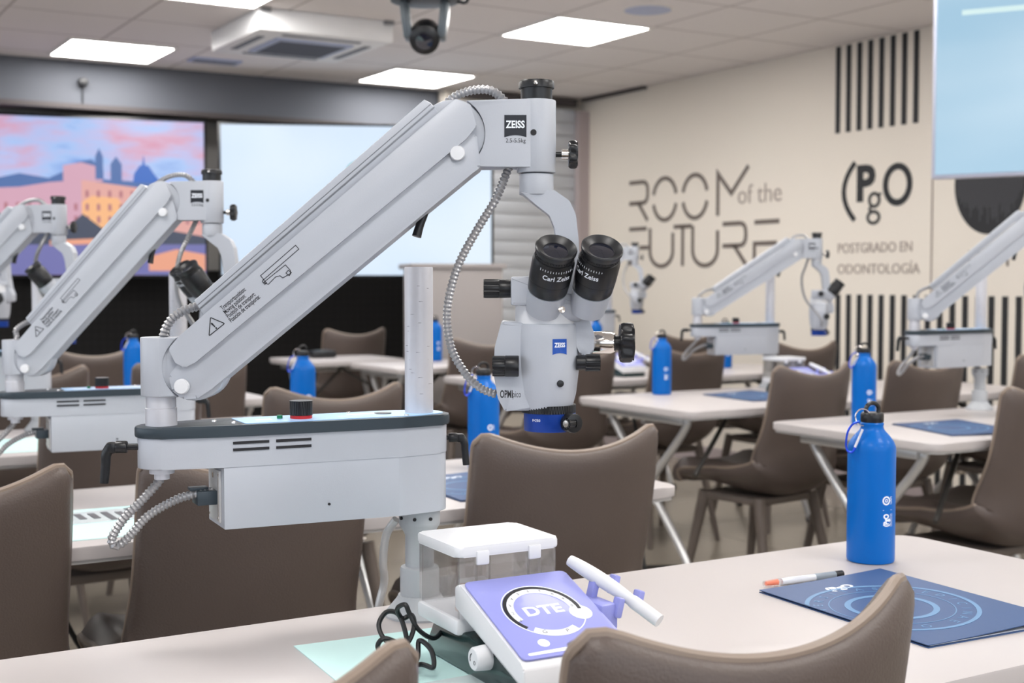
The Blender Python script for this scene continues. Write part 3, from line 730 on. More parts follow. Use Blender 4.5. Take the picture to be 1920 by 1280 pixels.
    part('bottom_nut', 'nut', lambda s: s.lathe([(.0145, .205), (.0145, .212)], 24, T(-.326, 0, 0)).lathe([(.009, .198), (.009, .206)], 18, T(-.326, 0, 0)), 'alu', hb, B)
    def lever(s, m):
        for b_ in [MB()]:
            b_.cyl((0, 0, 0), (.016, 0, 0), .0038, seg=12); b_.cyl((.012, 0, 0), (.026, 0, 0), .0072, bev=.0015)
            b_.box((.030, 0, -.0005), (.012, .012, .013), bev=.003)
            b_.tube([(.030, 0, .002), (.036, 0, -.008), (.037, 0, -.020), (.039, 0, -.042)], lambda u: .0062 - .001 * u, 10)
            b_.bm.transform(m); me = bpy.data.meshes.new('x'); b_.bm.to_mesh(me); b_.bm.free(); s.bm.from_mesh(me)
    part('clamp_lever', 'lvl', lambda s: lever(s, T(-.353, 0, .2375) @ RZ(180 - TH + 6)), 'black', t, B)
    part('clamp_lever', 'lvr', lambda s: lever(s, T(.029, -.002, .228) @ RZ(-TH + 4) @ Matrix.Scale(.85, 4)), 'black', t, B)
    # --- swivel block
    part('swivel_collar', 'col', lambda s: s.lathe([(.0182, .2615), (.0182, .2815), (.0172, .2825), (.0172, .2965), (.0, .298)], 32), 'alu', t, A)
    def swb(s):
        arc = circ(xa(372), Zz(688), 66 * kk, 12, 128, 232)
        s.prism(D((294, 632)) + [(xa(333), Zz(632))] + arc + [(xa(333), Zz(743)), (xa(294), Zz(743))], -.0225, .0225, Fz, bev=.0015)
        s.cyl((0, 0, Zz(743)), (0, 0, Zz(632)), 37 * kk, seg=36, bev=.0015)
    sb = part('swivel_block', 'swb', swb, 'white', t, A)
    part('fork_disc', 'fd0', lambda s: s.prism(circ(xa(364), Zz(690), 60 * kk, 32), -.019, .019, Fz, bev=.002), 'white', sb, A)
    # --- spring arm
    arm = part('spring_arm', 'arm', lambda s: s.prism(rnd(D((320, 703), (346, 668), (868, 250), (893, 258), (899, 318), (885, 328), (398, 728), (372, 745), (345, 746), (326, 730)), .004, 3), -.026, .026, Fz, bev=.004), 'white', t, AE)
    part('arm_cover', 'cover', lambda s: s.prism(rnd(D((322, 652), (344, 627), (853, 192), (882, 204), (893, 242), (874, 266), (372, 677), (352, 687), (335, 678)), [.006, .006, .008, .006, .006, .006, .006, .004, .004], 4), .0262, .0318, Fz, bev=.0012).prism(rnd(D((340, 640), (853, 200), (885, 240), (368, 670)), .006), -.030, .0262, Fz, bev=.002), 'white', arm, AE)
    du = part('cable_duct', 'duct', lambda s: s.prism(D((366, 563), (795, 192), (807, 198), (822, 216), (384, 592)), -.020, .020, Fz, bev=.002), 'white', arm, AE)
    def ductl(s):
        s.ribbon(D((372, 572), (808, 200)), .0006, .0201, .0206, Fz); s.ribbon(D((376, 579), (814, 206)), .0016, .0201, .0208, Fz)
    part('duct_groove', 'ductl', ductl, 'steel', du, AE, flat=True)
    for i, (x, y) in enumerate(((345, 722), (857, 292))):
        part('pivot_cap', 'pc%d' % i, lambda s, x=x, y=y: s.lathe([(.0088, .0265), (.0088, .0305), (.0078, .0325), (0, .033)], 28, T(0, 0, 0) @ Fz @ T(xa(x), Zz(y), 0)), 'white2', arm, AE)
    part('lock_lever', 'll', lambda s: s.tube([(xa(797), .012, Zz(385)), (xa(792), .012, Zz(400)), (xa(783), .010, Zz(422)), (xa(777), .008, Zz(443))], lambda u: .0036 + .0022 * u, 10), 'black', arm, AE)
    def tri(s):
        s.ribbon(rnd(D((401, 594), (427, 605), (398, 628))[::-1], .0008), .0010, .0319, .0323, Fz, closed=True)
        M_ = Fz @ T(xa(408), Zz(610), 0) @ RZ(45)
        s.prism([(-.0011, .0050), (.0011, .0050), (.0005, -.0012), (-.0005, -.0012)], .0319, .0323, M_).prism(circ(0, -.0030, .0010, 8), .0319, .0323, M_)
    if detail:
        part('warning_triangle', 'tri', tri, 'ink', arm, AE, flat=True)
        def cap(s):
            for i, w_ in enumerate(('Transportposition:', 'Moving position:', 'Position de transport:', 'Posición de transporte:')):
                s.text(w_, .0074, T(0, -.0320, 0) @ Fz @ T(xa(421 + i * 5.2), Zz(578 + i * 7.6), 0) @ RZ(40) @ Matrix.Diagonal((.64, 1, 1, 1)), 'LEFT', thick=.0001, bold=.00006)
        part('arm_lettering', 'cap', cap, 'ink', arm, AE, flat=True)
        def icon(s):
            q = lambda *p: s.ribbon(D(*p), .0007, .0319, .0323, Fz, closed=True)
            q((494, 517), (559, 461), (565, 468), (500, 524)); q((500, 529), (540, 497), (549, 507), (549, 513), (535, 521), (530, 517), (522, 519), (508, 533))
            q((545, 507), (551, 511), (547, 517), (541, 512)); q((499, 524), (505, 530), (502, 533), (497, 528))
        part('transport_icon', 'icon', icon, 'ink', arm, AE, flat=True)
    # --- head block
    def hblk(s):
        arc = circ(xa(838), Zz(255), 70 * kk, 14, 62, -62)
        s.prism([(xa(873), Zz(194))] + arc[1:] + D((960, 316), (1003, 318), (1003, 190)), -.0215, .0215, Fz, bev=.0015)
        s.cyl((xa(1003), 0, Zz(325)), (xa(1003), 0, Zz(190)), 36.5 * kk, seg=40, bev=.0015)
    hb2 = part('head_block', 'hblk', hblk, 'white', t, Hd)
    part('fork_disc', 'fd1', lambda s: s.prism(circ(xa(846), Zz(254), 62 * kk, 32), -.0185, .0185, Fz, bev=.002), 'white', hb2, Hd)
    tc_ = part('top_cap', 'tcap', lambda s: s.lathe([(.0182, Zz(190)), (.0182, Zz(168)), (.0205, Zz(168)), (.0205, Zz(157)), (.0195, Zz(154)), (.015, Zz(153)), (.013, Zz(157)), (0, Zz(157))], 36, T(xa(1003), 0, 0)), 'black', hb2, Hd)
    part('cap_screw', 'tcs', lambda s: s.lathe([(.0028, 0), (.0022, .002), (0, .0026)], 12, T(xa(1001), -.0203, Zz(162)) @ RX(90)), 'chrome', tc_, Hd)
    def bdg(s):
        x0, x1, y0, y1 = 943, 984, 221, 262
        pts = D((x0, y0), (x1, y0), (x1, y1)) + [(xa(x), Zz(y1 - 4 * (1 - ((x - 963.5) / 20.5) ** 2))) for x in (979, 974, 969, 963.5, 958, 953, 948)] + D((x0, y1))
        s.prism(pts, .0216, .0219, Fz)
    bg = part('brand_badge', 'bdg', bdg, 'badge', hb2, Hd, flat=True)
    part('badge_lettering', 'bdt', lambda s: s.text('ZEISS', .0115, T(0, -.0220, 0) @ Fz @ T(xa(963.5), Zz(239), 0), bold=.00035, thick=.0001, sx=.80), 'print', bg, Hd, flat=True)
    part('weight_lettering', 'wtl', lambda s: s.text('2.5-5.5kg', .0066, T(0, -.0217, 0) @ Fz @ T(xa(964), Zz(268), 0), thick=.0001, sx=.95), 'ink', hb2, Hd, flat=True)
    part('block_hole', 'bh', lambda s: s.prism(circ(xa(997), Zz(253), .0036, 16), .0218, .0226, Fz), 'ink', hb2, Hd)
    def tk(s):
        s.cyl((xa(1038), 0, Zz(290)), (xa(1052), 0, Zz(290)), .0032); star(s, T(xa(1063), 0, Zz(290)) @ RY(90), .0165, .0105, 6, .0035, .003)
    kn = part('tightening_knob', 'tk', tk, 'black', hb2, Hd)
    part('knob_bush', 'kb', lambda s: s.cyl((xa(1050), 0, Zz(290)), (xa(1063), 0, Zz(290)), .0058), 'chrome', kn, Hd)
    # --- yoke
    def yoke(s):
        s.prism(rnd(D((972, 362), (1035, 358), (1064, 378), (1076, 404), (1081, 449), (1085, 520), (1097, 590), (1110, 622), (1110, 662), (1086, 668), (1074, 640), (1064, 600), (1048, 520), (1040, 449), (1036, 427), (1027, 405), (1000, 384)), [0, .006, .01, .01, .01, .02, .01, .01, .006, .006, .01, .01, .02, .01, .01, .01, .01], 4), -.0175, .0175, Fz, bev=.003)
        s.cyl((xa(1003), 0, Zz(366)), (xa(1003), 0, Zz(327)), 32 * kk, seg=36, bev=.001)
    part('yoke', 'yoke', yoke, 'white', t, Hd)
    # --- microscope body
    cx = xa(1022)
    def body(s):
        s.lathe([(.0, Zz(768)), (.0290, Zz(768)), (.0310, Zz(762)), (.0350, Zz(738)), (.0378, Zz(700)), (.0388, Zz(660)), (.0385, Zz(630)), (.0378, Zz(608)), (.0368, Zz(606)), (.0, Zz(606))], 48, T(cx, 0, 0))
        s.prism(rnd(D((938, 601), (990, 604), (1000, 768), (944, 769), (931, 745), (923, 700), (925, 650)), [.004, 0, 0, .003, .01, .01, .01], 4), -.030, .012, T(0, -.012, 0) @ Fz, bev=.004)
    bo = part('optics_body', 'body', body, 'white', t, BD)
    part('neck_ring', 'neck', lambda s: s.lathe([(.0362, Zz(607)), (.0362, Zz(568)), (.035, Zz(566)), (0, Zz(566))], 48, T(cx, 0, 0)), 'white2', bo, BD)
    def bb(s):
        w2, h2 = .0088, .0090
        s.prism([(-w2, h2), (-w2 / 2, h2), (0, h2), (w2 / 2, h2), (w2, h2), (w2, -h2), (w2 / 2, -h2 + .0015), (0, -h2 + .002), (-w2 / 2, -h2 + .0015), (-w2, -h2)], 0, .0003, T(0, 0, Zz(648)) @ Fz)
        for v in s.bm.verts: v.co.y -= .0002
        s.bend(.0387, R(22)); s.bm.transform(T(cx, 0, 0))
    b2 = part('brand_badge', 'bb', bb, 'badgeblue', bo, BD, flat=True)
    def bt(s):
        s.text('ZEISS', .0072, T(0, -.0006, Zz(645)) @ Fz, bold=.0002, thick=.0001, sx=.78)
        s.bend(.0387, R(22)); s.bm.transform(T(cx, 0, 0))
    part('badge_lettering', 'bt', bt, 'print', b2, BD, flat=True)
    part('model_lettering', 'mdl', lambda s: s.text('OPMI', .0120, T(0, -.0421, 0) @ Fz @ T(xa(935), Zz(735), 0), 'LEFT', bold=.0003, thick=.0001, sx=.52).text('pico', .0105, T(0, -.0421, 0) @ Fz @ T(xa(958), Zz(735), 0), 'LEFT', thick=.0001, sx=.55), 'ink', bo, BD, flat=True)
    part('front_button', 'fb', lambda s: s.lathe([(.0042, 0), (.0038, .0025), (0, .003)], 18, T(xa(1046), -.0332, Zz(716)) @ RZ(24) @ RX(90)), 'black', bo, BD)
    def k1(s): fluted(s, T(xa(945), -.030, Zz(684)) @ RY(-90), .0118, .0150, 12, .0012); s.cyl((xa(970), -.030, Zz(684)), (xa(944), -.030, Zz(684)), .0122, bev=.001)
    part('magnification_knob', 'k1', k1, 'black', bo, BD)
    def k2(s): fluted(s, T(xa(1094), -.018, Zz(679)) @ RY(90), .0100, .0170, 12, .0012); s.cyl((xa(1078), -.018, Zz(679)), (xa(1094), -.018, Zz(679)), .0085)
    part('magnification_knob', 'k2', k2, 'black', bo, BD)
    tk2 = part('tilt_shaft', 'ts', lambda s: s.lathe([(.012, 0), (.0132, .002), (.0132, .023), (.011, .028)], 32, T(xa(1106), 0, Zz(643)) @ RY(90)), 'chrome', bo, BD)
    def sk(s): s.cyl((xa(1143), 0, Zz(643)), (xa(1162), 0, Zz(643)), .0088); star(s, T(xa(1160), 0, Zz(643)) @ RY(90) @ RZ(15), .0245, .0165, 6, .0065, .004)
    part('star_knob', 'sk', sk, 'black', tk2, BD)
    part('mount_boss', 'mbs', lambda s: s.cyl((xa(1070), 0, Zz(643)), (xa(1106), 0, Zz(643)), .0150), 'white', bo, BD)
    # --- objective
    orr = part('objective_ring', 'obr', lambda s: s.lathe([(.0298, Zz(808)), (.0302, Zz(807)), (.0305, Zz(774)), (.0295, Zz(773))], 48, T(cx + .004, 0, 0), capped=False).lathe([(.0255, Zz(808)), (.0298, Zz(808))], 48, T(cx + .004, 0, 0), capped=False), 'lensblue', t, BD)
    part('focus_ring', 'for', lambda s: fluted(s, T(cx + .003, 0, Zz(774)), .0318, Zz(759) - Zz(774), 60, .0006, .0008), 'black', orr, BD)
    part('front_lens', 'fl', lambda s: s.lathe([(.0258, Zz(804)), (.0, Zz(806))], 36, T(cx + .004, 0, 0), capped=False), 'glass', orr, BD)
    part('ring_lettering', 'rl', lambda s: [s.text('f=250', .0045, T(0, -.0003, Zz(786)) @ Fz, thick=.0001), s.bend(.0306, R(-32)), s.bm.transform(T(cx + .004, 0, 0))], 'print', orr, BD, flat=True)
    fk = part('fine_knob', 'fk', lambda s: [s.cyl((xa(1060), -.020, Zz(790)), (xa(1073), -.034, Zz(790)), .0112, bev=.001), fluted(s, T(xa(1070), -.030, Zz(790)) @ RZ(-45) @ RX(90) @ RZ(0), .0062, .0115, 10, .0006)], 'black', orr, BD)
    part('knob_screw', 'ks', lambda s: s.lathe([(.0042, 0), (.004, .001), (0, .0012)], 16, T(xa(1070), -.030, Zz(790)) @ RZ(-45) @ T(0, -.0112, 0) @ RX(90)), 'chrome', fk, BD)
    # --- binocular tube
    def bino(s):
        s.prism(rnd(D((955, 519), (1003, 517), (1030, 545), (1078, 552), (1078, 572), (955, 572)), [.003, .004, .01, .004, .003, .003], 3), -.030, .034, Fz, bev=.003)
        for px in (1022, 1104):
            p = Vector((xa(px), -.044, Zz(542))); a_ = Vector((.15, -.60, .78)).normalized()
            s.cyl(p - a_ * .030, p, .0200, .0228, 32); 
        s.cyl((xa(1010), -.018, Zz(575)), (xa(1088), -.018, Zz(577)), .016, seg=24, bev=.004)
    bn = part('binocular_tube', 'bino', bino, 'white', t, BD)
    part('tube_screw', 'tsc', lambda s: s.lathe([(.0042, 0), (.004, .0015), (0, .002)], 16, T(xa(1048), -.048, Zz(579)) @ RX(70)), 'chrome', bn, BD)
    part('interpupillary_knob', 'ipk', lambda s: [fluted(s, T(xa(934), -.008, Zz(541)) @ RY(-90), .0110, .0185, 12, .0010), s.cyl((xa(957), -.008, Zz(541)), (xa(933), -.008, Zz(541)), .0105, .0110, bev=.001)], 'black', bn, BD)
    for i, px in enumerate((1022, 1104)):
        a_ = (.15, -.60, .78); M_ = T(xa(px), -.044, Zz(542)) @ frame_z(a_) @ Matrix.Scale(.87, 4)
        part_m = BD @ M_
        prof = [(.0242, 0), (.0262, .003), (.0272, .020), (.0272, .0215), (.0268, .0218), (.0268, .0225), (.0274, .0228), (.0276, .052), (.0262, .056), (.0258, .0585), (.0244, .0590), (.0244, .0650), (.0256, .0655), (.0270, .070), (.0272, .074), (.0258, .0755), (.0225, .0725), (.0165, .069), (.0155, .066)]
        ey = part('eyepiece', 'eye', lambda s: s.lathe([(a, b * .92) for a, b in prof], 48, capped=False), 'black', t, part_m)
        part('eyepiece_lens', 'eyl', lambda s: s.lathe([(.0160, .0625), (.008, .0640), (0, .0645)], 32, capped=False), 'glass', ey, part_m)
        def etx(s, a0=(18 if i == 0 else -34)):
            for q, chs in enumerate(('Carl Zeiss',)): s.text(chs, .0098, T(0, -.0002, .0375) @ FRONT, thick=.0001, bold=.0001, sx=.95)
            for q in range(14): s.box((-.024 + q * .0035, -.0002, .0480), (.0006, .0003, .0022 if q % 2 else .0034))
            s.bend(.0277, R(a0))
        part('eyepiece_lettering', 'etx%d' % i, etx, 'print', ey, part_m, flat=True)
        def ks_(s):
            for q in range(40):
                an = 2 * math.pi * q / 40; s.cyl((.0246 * math.cos(an), .0246 * math.sin(an), .057), (.0254 * math.cos(an), .0254 * math.sin(an), .057), .0009, seg=6)
        part('diopter_grip', 'dg', ks_, 'rubber', ey, part_m)
    # --- conduits
    rb = dict(rib=.28, step=.0024) if detail else dict(rib=0, step=.006)
    def V3(m, px, py, y=0): return m @ Vector((xa(px), y, Zz(py)))
    s = MB(); s.tube([V3(A, 300, 640), V3(A, 303, 620), V3(AE, 318, 596, 0), V3(AE, 345, 580), V3(AE, 378, 572)], 9.5 * kk, **rb); obj('conduit', s, 'conduit', t)
    s = MB(); s.tube([V3(AE, 810, 212), V3(AE, 826, 202), V3(Hd, 855, 180), V3(Hd, 890, 170), V3(Hd, 922, 173), V3(Hd, 948, 196)], 9 * kk, **rb); obj('conduit', s, 'conduit', t)
    def mixp(px, py, w_, y): return V3(Hd, px, py, y) * (1 - w_) + V3(BD, px, py, y) * w_
    s = MB(); s.tube([mixp(955, 305, 0, 0), mixp(945, 330, 0, 0), mixp(925, 378, 0, -.01), mixp(893, 430, .1, -.01), mixp(856, 500, .3, -.01), mixp(836, 580, .5, -.01), mixp(843, 650, .8, -.01), mixp(870, 700, 1, -.01), mixp(898, 727, 1, -.012), mixp(928, 739, 1, -.012)], 8.8 * kk, **rb); obj('conduit', s, 'conduit', t)
    def V4(px, py, y): k2 = .000624; return (( px - 960) * k2 + .1258, y, .43 - (py - 527) * k2 + dz)
    s = MB(); s.tube([V4(292, 868, -.145), V4(290, 895, -.145), V4(262, 930, -.150), V4(222, 972, -.155), V4(200, 1008, -.155), V4(206, 1024, -.152), V4(228, 1008, -.148), V4(262, 970, -.143), V4(310, 942, -.135), V4(345, 932, -.132), V4(378, 930, -.124)], 9.5 * kk, **rb); obj('conduit', s, 'conduit', t)
    return t
MS = [(.757, 1.497, -30.9, 0, 40, 0, 1, 0, 'nearest grey-white operating microscope, sharp, with lettering on its long arm'),
      (.813, 2.73, -31, 0, 48, -62, 1, -.052, 'second operating microscope on the left, its head block overlapping the palace screen'),
      (.765, 3.93, -33, 0, 46, -70, 0, -.03, 'third microscope at the left edge with small black eyepieces and blue ring'),
      (.80, 5.13, -34, 0, 46, -70, 0, -.02, 'farthest microscope head cut by the left edge of the picture'),
      (3.60, 2.955, -25, -21, 41, 0, 1, .01, 'operating microscope at the right edge, arm rising out of the picture over the oval emblem'),
      (3.60, 3.99, -38, 8, 33, 75, 1, 0, 'operating microscope in front of the FUTURE lettering, eyepieces pointing right'),
      (4.40, 6.25, -40, 4, 38, 75, 0, 0, 'farthest operating microscope in front of the F of FUTURE, right of the nearest eyepieces')]
for i, (x, y, rz, al, el, ga, dt, dz, lab) in enumerate(MS):
    m = make_microscope(lab, al, el, ga, bool(dt), dz); m.location = (x, y, TT); m.rotation_euler = (0, 0, R(rz)); m['group'] = 'operating microscopes on the tables'
# ------------------------------------------------------------------ dental scaler units
def make_scaler(label):
    t = thing('dental_scaler', label, 'dental unit')
    SX = RZ(90) @ RX(90)      # drawing (x,y,z) -> (z, x, y): side profile y,z extruded along x
    base = [(.006, 0), (.235, 0), (.240, .012), (.215, .050), (.02, .030), (.003, .018)]
    obj('base_case', MB().prism(base, .006, .126, SX, bev=.003), 'caseg', t)
    sh = obj('housing', MB().prism(rnd([(0, .018), (.0, .040), (.006, .046), (.142, .098), (.156, .094), (.156, .070)], [.003, .004, .006, .006, .006, .003], 3), 0, .134, SX, bev=.003), 'white2', t)
    sl = math.degrees(math.atan2(.052, .136)); PM = T(0, .004, .0462) @ RX(sl)
    L = .146
    cp = obj('control_panel', MB().prism(rnd([(.003, .002), (.131, .002), (.131, L), (.003, L)], .007), 0, .0022, PM, bev=.0006), 'lilac', t)
    c = (.067, .078); 
    obj('dial_print', MB().ribbon(circ(*c, .046, 40), .0012, .0023, .0026, PM, closed=True).ribbon(circ(*c, .0365, 30, -20, 200), .0075, .0023, .0026, PM).ribbon(circ(*c, .041, 16, 228, 300), .0090, .0023, .0026, PM).prism(circ(c[0] + .040, c[1] - .012, .013, 18), .0023, .0026, PM).prism(circ(.038, .024, .0065, 16), .0023, .0026, PM).prism(rnd([(.012, .007), (.122, .007), (.122, .014), (.012, .011)], .002), .0023, .0025, PM), 'print', cp, flat=True)
    obj('display_arc', MB().ribbon(circ(*c, .0425, 36, -8, 218), .0042, .0023, .0027, PM), 'ink', cp, flat=True)
    dg = MB()
    for i, a in enumerate(range(200, -20, -22)): dg.text(str(i + 1) if i < 9 else '0', .006, PM @ T(c[0] + .0365 * math.cos(R(a)), c[1] + .0365 * math.sin(R(a)), .0027), thick=.0001)
    dg.text('G', .008, PM @ T(c[0] - .018, c[1] - .0365, .0027), thick=.0001).text('P', .008, PM @ T(c[0] + .008, c[1] - .040, .0027), thick=.0001)
    obj('dial_lettering', dg, 'inkgrey', cp, flat=True)
    obj('panel_lettering', MB().text('DTE', .022, PM @ T(c[0], c[1], .0024), bold=.0007, thick=.0001, sx=1.15).text('D7 LED', .008, PM @ T(.09, .018, .0024), thick=.0001), 'print', cp, flat=True)
    kn = obj('dosing_knob', MB().lathe([(.0135, 0), (.0135, .004), (.0125, .016), (.011, .0178), (0, .018)], 32, T(.006, .088, .031) @ RY(-90)), 'white2', t)
    obj('knob_print', MB().ribbon(circ(0, 0, .006, 10, 20, 120), .0012, .0181, .0183, T(.006, .088, .031) @ RY(-90)).ribbon(circ(-.003, -.004, .002, 10), .0005, .0181, .0183, T(.006, .088, .031) @ RY(-90), closed=True), 'ink', kn, flat=True)
    obj('bottle_tray', MB().box((.064, .200, .048), (.130, .105, .018), bev=.004), 'white2', t)
    # clear water box: four walls
    cb = MB(); z0, z1 = .056, .126; th = .0022
    cb.box((.064, .150, (z0 + z1) / 2), (.124, th, z1 - z0)).box((.064, .250, (z0 + z1) / 2), (.124, th, z1 - z0)).box((.003, .200, (z0 + z1) / 2), (th, .098, z1 - z0)).box((.125, .200, (z0 + z1) / 2), (th, .098, z1 - z0))
    for x in (.022, .038, .088, .104): cb.box((x, .147, (z0 + z1) / 2), (.0018, .006, z1 - z0))
    bx = obj('water_box', cb, 'clear', t)
    lid = obj('box_lid', MB().prism(rnd([(-.001, .146), (.129, .146), (.129, .254), (-.001, .254)], .008), .1255, .1375, bev=.003), 'white2', t)
    obj('lid_clip', MB().box((.030, .1455, .124), (.016, .004, .016), bev=.002), 'white2', lid); obj('lid_clip', MB().box((.096, .1455, .124), (.016, .004, .016), bev=.002), 'white2', lid)
    obj('bottle_stopper', MB().cyl((.035, .175, .060), (.035, .175, .083), .0065), 'orange', bx)
    hp = [(.136, .135, .112), (.150, .105, .099), (.166, .072, .083), (.186, .030, .060)]
    obj('handpiece_holder', MB().box((.142, .085, .062), (.022, .05, .03), bev=.004), 'lilac', t)
    for p in ((.146, .102, .084), (.171, .098, .088), (.153, .062, .072), (.182, .066, .076)): obj('holder_clip', MB().box((0, 0, 0), (.008, .013, .022), T(*p) @ RY(15), bev=.002), 'lilac', t)
    obj('handpiece', MB().tube(hp, lambda u: .0062 + .0022 * math.sin(math.pi * min(1, u * 1.3)) if u < .76 else .0075, 16), 'white2', t)
    return t
SCL = [(.672, 1.10, -2, 'purple-panelled dental scaler with clear water box on the front table'),
       (3.42, 3.60, -4, 'dental scaler beyond the bottles, its white lid above the big chair back'),
       (3.42, 4.75, 0, 'small blurred dental scaler just left of the mid-distance bottle')]
sp = None
for x, y, rz, lab in SCL:
    if sp is None: sp = make_scaler(lab); sp.location = (x, y, TT + .0015); sp.rotation_euler = (0, 0, R(rz)); sp['group'] = 'dental scaler units'
    else: dup(sp, (x, y, TT), rz, lab, 'dental scaler units')
# ------------------------------------------------------------------ small things on the tables
def sheet(name, label, cat, x, y, rz, w_, d_, m, z=TT, h=.0012, group=None):
    o = obj(name, MB().box((0, 0, h / 2), (w_, d_, h)), m, None, T(x, y, z) @ RZ(rz), flat=True); return tag(o, label, cat, group)
sheet('mint_paper', 'mint green paper sheet on the front table, left of and under the dental unit', 'paper', .70, 1.265, -4, .30, .33, 'teal', h=.001)
t = thing('instrument_pouch', 'clear film pouch with grey tool outlines in front of the black cord', 'pouch', (.635, 1.15, TT + .0011), 0)
obj('pouch_film', MB().box((0, 0, .0006), (.14, .16, .0012)), 'pouch', t)
s = MB(); random.seed(5)
for i in range(9): s.box((-.05 + i * .012, random.uniform(-.02, .02), .0016), (.004, random.uniform(.05, .11), .0008), RZ(6))
obj('tool', s, 'inkgrey', t)
o = obj('black_cord', MB().tube([Vector((.757 * 0 + (1.45 * .5135 + (px - 960) * .00059 * .858) + dy * .5135, (1.45 * .858 - (px - 960) * .00059 * .5135) + dy * .858, max(.7465, 1.17 - (py - 527) * (1.45 + dy) / 2453))) for px, py, dy in
    [(862, 1165, .06), (840, 1195, .02), (812, 1180, .0), (795, 1150, .0), (786, 1132, .0), (770, 1140, .01), (778, 1158, .02), (796, 1152, .02), (803, 1172, .0), (795, 1200, -.01), (778, 1212, -.01), (748, 1198, .0), (735, 1170, .01), (748, 1146, .02), (770, 1150, .02), (784, 1180, .01), (790, 1215, 0), (775, 1205, -.01), (750, 1196, -.02), (738, 1212, -.02), (752, 1236, -.01), (785, 1250, -.02), (820, 1245, -.03), (843, 1250, -.04), (838, 1218, -.03), (815, 1200, -.02), (812, 1235, -.03), (790, 1262, -.05), (770, 1270, -.06)]], .0028, 8), 'cord', None, T(-.022, -.006, 0))
tag(o, 'black coiled cable looping beside the dental unit on the front table', 'cable')
# grey tube beside the post of the nearest microscope
o = obj('grey_tube', MB().tube([(.735, 1.52, .862), (.728, 1.535, .84), (.735, 1.56, .80), (.748, 1.585, .765), (.74, 1.59, .72), (.73, 1.6, .6)], .0055, 10), 'panelgrey'); tag(o, 'pale grey cable hanging beside the microscope post behind the front table', 'cable')
t = thing('pen', 'clear ballpoint pen with orange tip end and black cap end, beside the folder', 'pen', (1.238, 1.380, TT + .0055), -4)
obj('barrel', MB().cyl((.03, 0, 0), (.095, 0, 0), .0050, bev=.001), 'penbody', t); obj('tip_cap', MB().cyl((0, 0, 0), (.032, 0, 0), .0042, .0052, bev=.001), 'clear', t)
obj('nib', MB().cyl((.004, 0, 0), (.024, 0, 0), .0026, .0040), 'peno', t); obj('grip', MB().cyl((.09, 0, 0), (.128, 0, 0), .0053, bev=.001), 'peng', t); obj('end_cap', MB().cyl((.128, 0, 0), (.142, 0, 0), .0053, bev=.001), 'black', t)
# folders
def make_folder(label):
    t = thing('presentation_folder', label, 'folder')
    w_, d_ = .222, .312
    b = obj('back_card', MB().box((w_ / 2, d_ / 2, .0006), (w_, d_, .0012)), 'navy', t, flat=True)
    obj('inner_sheet', MB().box((w_ / 2 + .001, d_ / 2, .0018), (w_ - .01, d_ - .006, .001)), 'paper', t, flat=True)
    s = MB(); b_ = bmesh.new(); n = 10; R0 = []
    for i in range(n + 1):
        u = i / n; z = .003 + .007 * u ** 1.6; R0.append([b_.verts.new((u * w_, y, z + e)) for y in (0, d_) for e in (0, .0009)])
    for a, c in zip(R0, R0[1:]):
        b_.faces.new((a[1], c[1], c[3], a[3])); b_.faces.new((a[0], a[2], c[2], c[0])); b_.faces.new((a[0], c[0], c[1], a[1])); b_.faces.new((a[2], a[3], c[3], c[2]))
    b_.faces.new((R0[0][0], R0[0][1], R0[0][3], R0[0][2])); b_.faces.new((R0[-1][0], R0[-1][2], R0[-1][3], R0[-1][1])); bmesh.ops.recalc_face_normals(b_, faces=b_.faces[:]); s._merge(b_)
    cv = obj('front_cover', s, 'navy', t, flat=True)
    p = MB(); c0 = (.088, .150)
    p.ribbon(circ(*c0, .108, 60, 0, 360), .006, 0, .0003, closed=True); p.ribbon(circ(*c0, .080, 48), .0015, 0, .0003, closed=True); p.ribbon(circ(*c0, .056, 40), .008, 0, .0003, closed=True)
    for i, ch in enumerate('UNIVERSITAS MEDICINAE ORIS '):
        a_ = 200 - i * 14.0; p.text(ch, .018, T(c0[0] + .093 * math.cos(R(a_)), c0[1] + .093 * math.sin(R(a_)), .0001) @ RZ(a_ - 90), thick=.0001)
    # keep the emblem on the card
    bmesh.ops.bisect_plane(p.bm, geom=p.bm.verts[:] + p.bm.edges[:] + p.bm.faces[:], plane_co=(.001, 0, 0), plane_no=(-1, 0, 0), clear_outer=True)
    for v in p.bm.verts: v.co.z += .0040 + .007 * max(0, min(1, v.co.x / w_)) ** 1.6
    obj('emblem_print', p, 'navyp', cv, flat=True)
    p = MB().text('(PgO', .022, T(.100, .262, .0001), thick=.0001, bold=.0008)
    for v in p.bm.verts: v.co.z += .0041 + .007 * max(0, v.co.x / w_) ** 1.6
    obj('cover_lettering', p, 'print', cv, flat=True)
    return t
FD = [(1.197, 1.050, -3, 'large navy folder with pale ring emblem beside the pen on the front table'),
      (1.215, 2.225, -4, 'navy folder on the second table, behind the chair with the clear box before it'),
      (2.90, 2.47, -16, 'navy folder on the table behind the nearest blue bottle'),
      (3.13, 3.55, -4, 'blurred navy folder right of the mid-distance bottle')]
fp = None
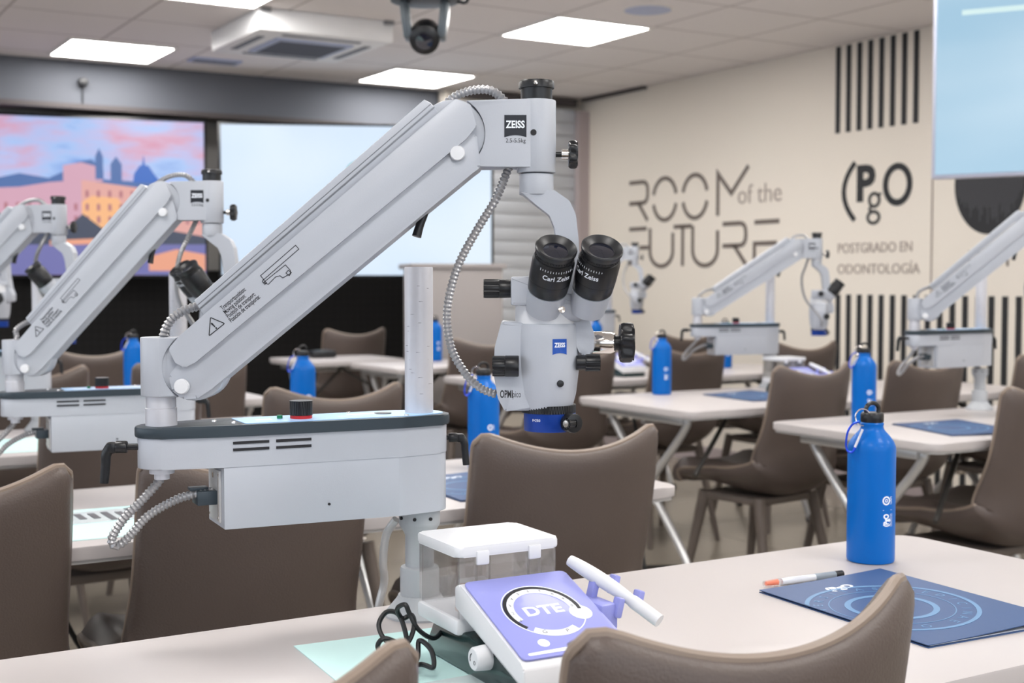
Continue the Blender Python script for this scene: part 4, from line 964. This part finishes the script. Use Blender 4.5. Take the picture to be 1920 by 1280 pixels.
for x, y, rz, lab in FD:
    if fp is None: fp = make_folder(lab); fp.location = (x, y, TT); fp.rotation_euler = (0, 0, R(rz)); fp['group'] = 'navy folders'
    else: dup(fp, (x, y, TT), rz, lab, 'navy folders')
sheet('mint_paper', 'mint green paper sheet on the second table, beside the curved conduit loop', 'paper', .60, 2.36, -3, .36, .30, 'teal')
sheet('mint_paper', 'mint green paper sheet on the third table at the left edge', 'paper', .55, 3.60, -3, .36, .30, 'teal')
t = thing('instrument_pouch', 'clear film pouch of grey tools lying on mint paper on the second table', 'pouch', (.60, 2.42, TT + .0013), 0)
obj('pouch_film', MB().box((0, 0, .0006), (.26, .12, .0012)), 'pouch', t)
s = MB()
for i in range(10): s.box((-.11 + i * .024, random.uniform(-.01, .01), .0018), (.012, random.uniform(.05, .09), .001))
obj('tool', s, 'inkgrey', t)
t = thing('small_remote', 'small dark object on the far table in front of the farthest chair', 'remote', (2.86, 6.86, TT)); obj('remote_body', MB().box((0, 0, .02), (.14, .09, .04), bev=.01), 'black', t)
obj('remote_top', MB().box((0, 0, .041), (.08, .05, .004), bev=.001), 'camg', t)
# floor cables and boxes
o = obj('floor_cable', MB().tube([(2.85, 3.9, .70), (2.86, 3.86, .5), (2.82, 3.8, .25), (2.75, 3.7, .02), (2.6, 3.9, .008), (2.9, 4.3, .008), (3.3, 4.2, .008)], .006, 8), 'cord'); tag(o, 'black cable hanging from the aisle table down to the floor', 'cable')
o = obj('floor_cable', MB().tube([(.60, 2.78, .72), (.58, 2.82, .5), (.66, 2.82, .3), (.60, 2.85, .15), (.62, 2.9, .008), (.9, 3.0, .008)], .006, 8), 'cord'); tag(o, 'black cable hanging behind the second table at the left chair gap', 'cable')
t = thing('floor_socket', 'black power box on the floor under the aisle table', 'socket', (3.05, 3.62, 0)); obj('socket_body', MB().box((0, 0, .03), (.16, .09, .06), bev=.006), 'black', t)
obj('socket_outlet', MB().cyl((-.04, 0, .058), (-.04, 0, .063), .018).cyl((.04, 0, .058), (.04, 0, .063), .018), 'rim', t)
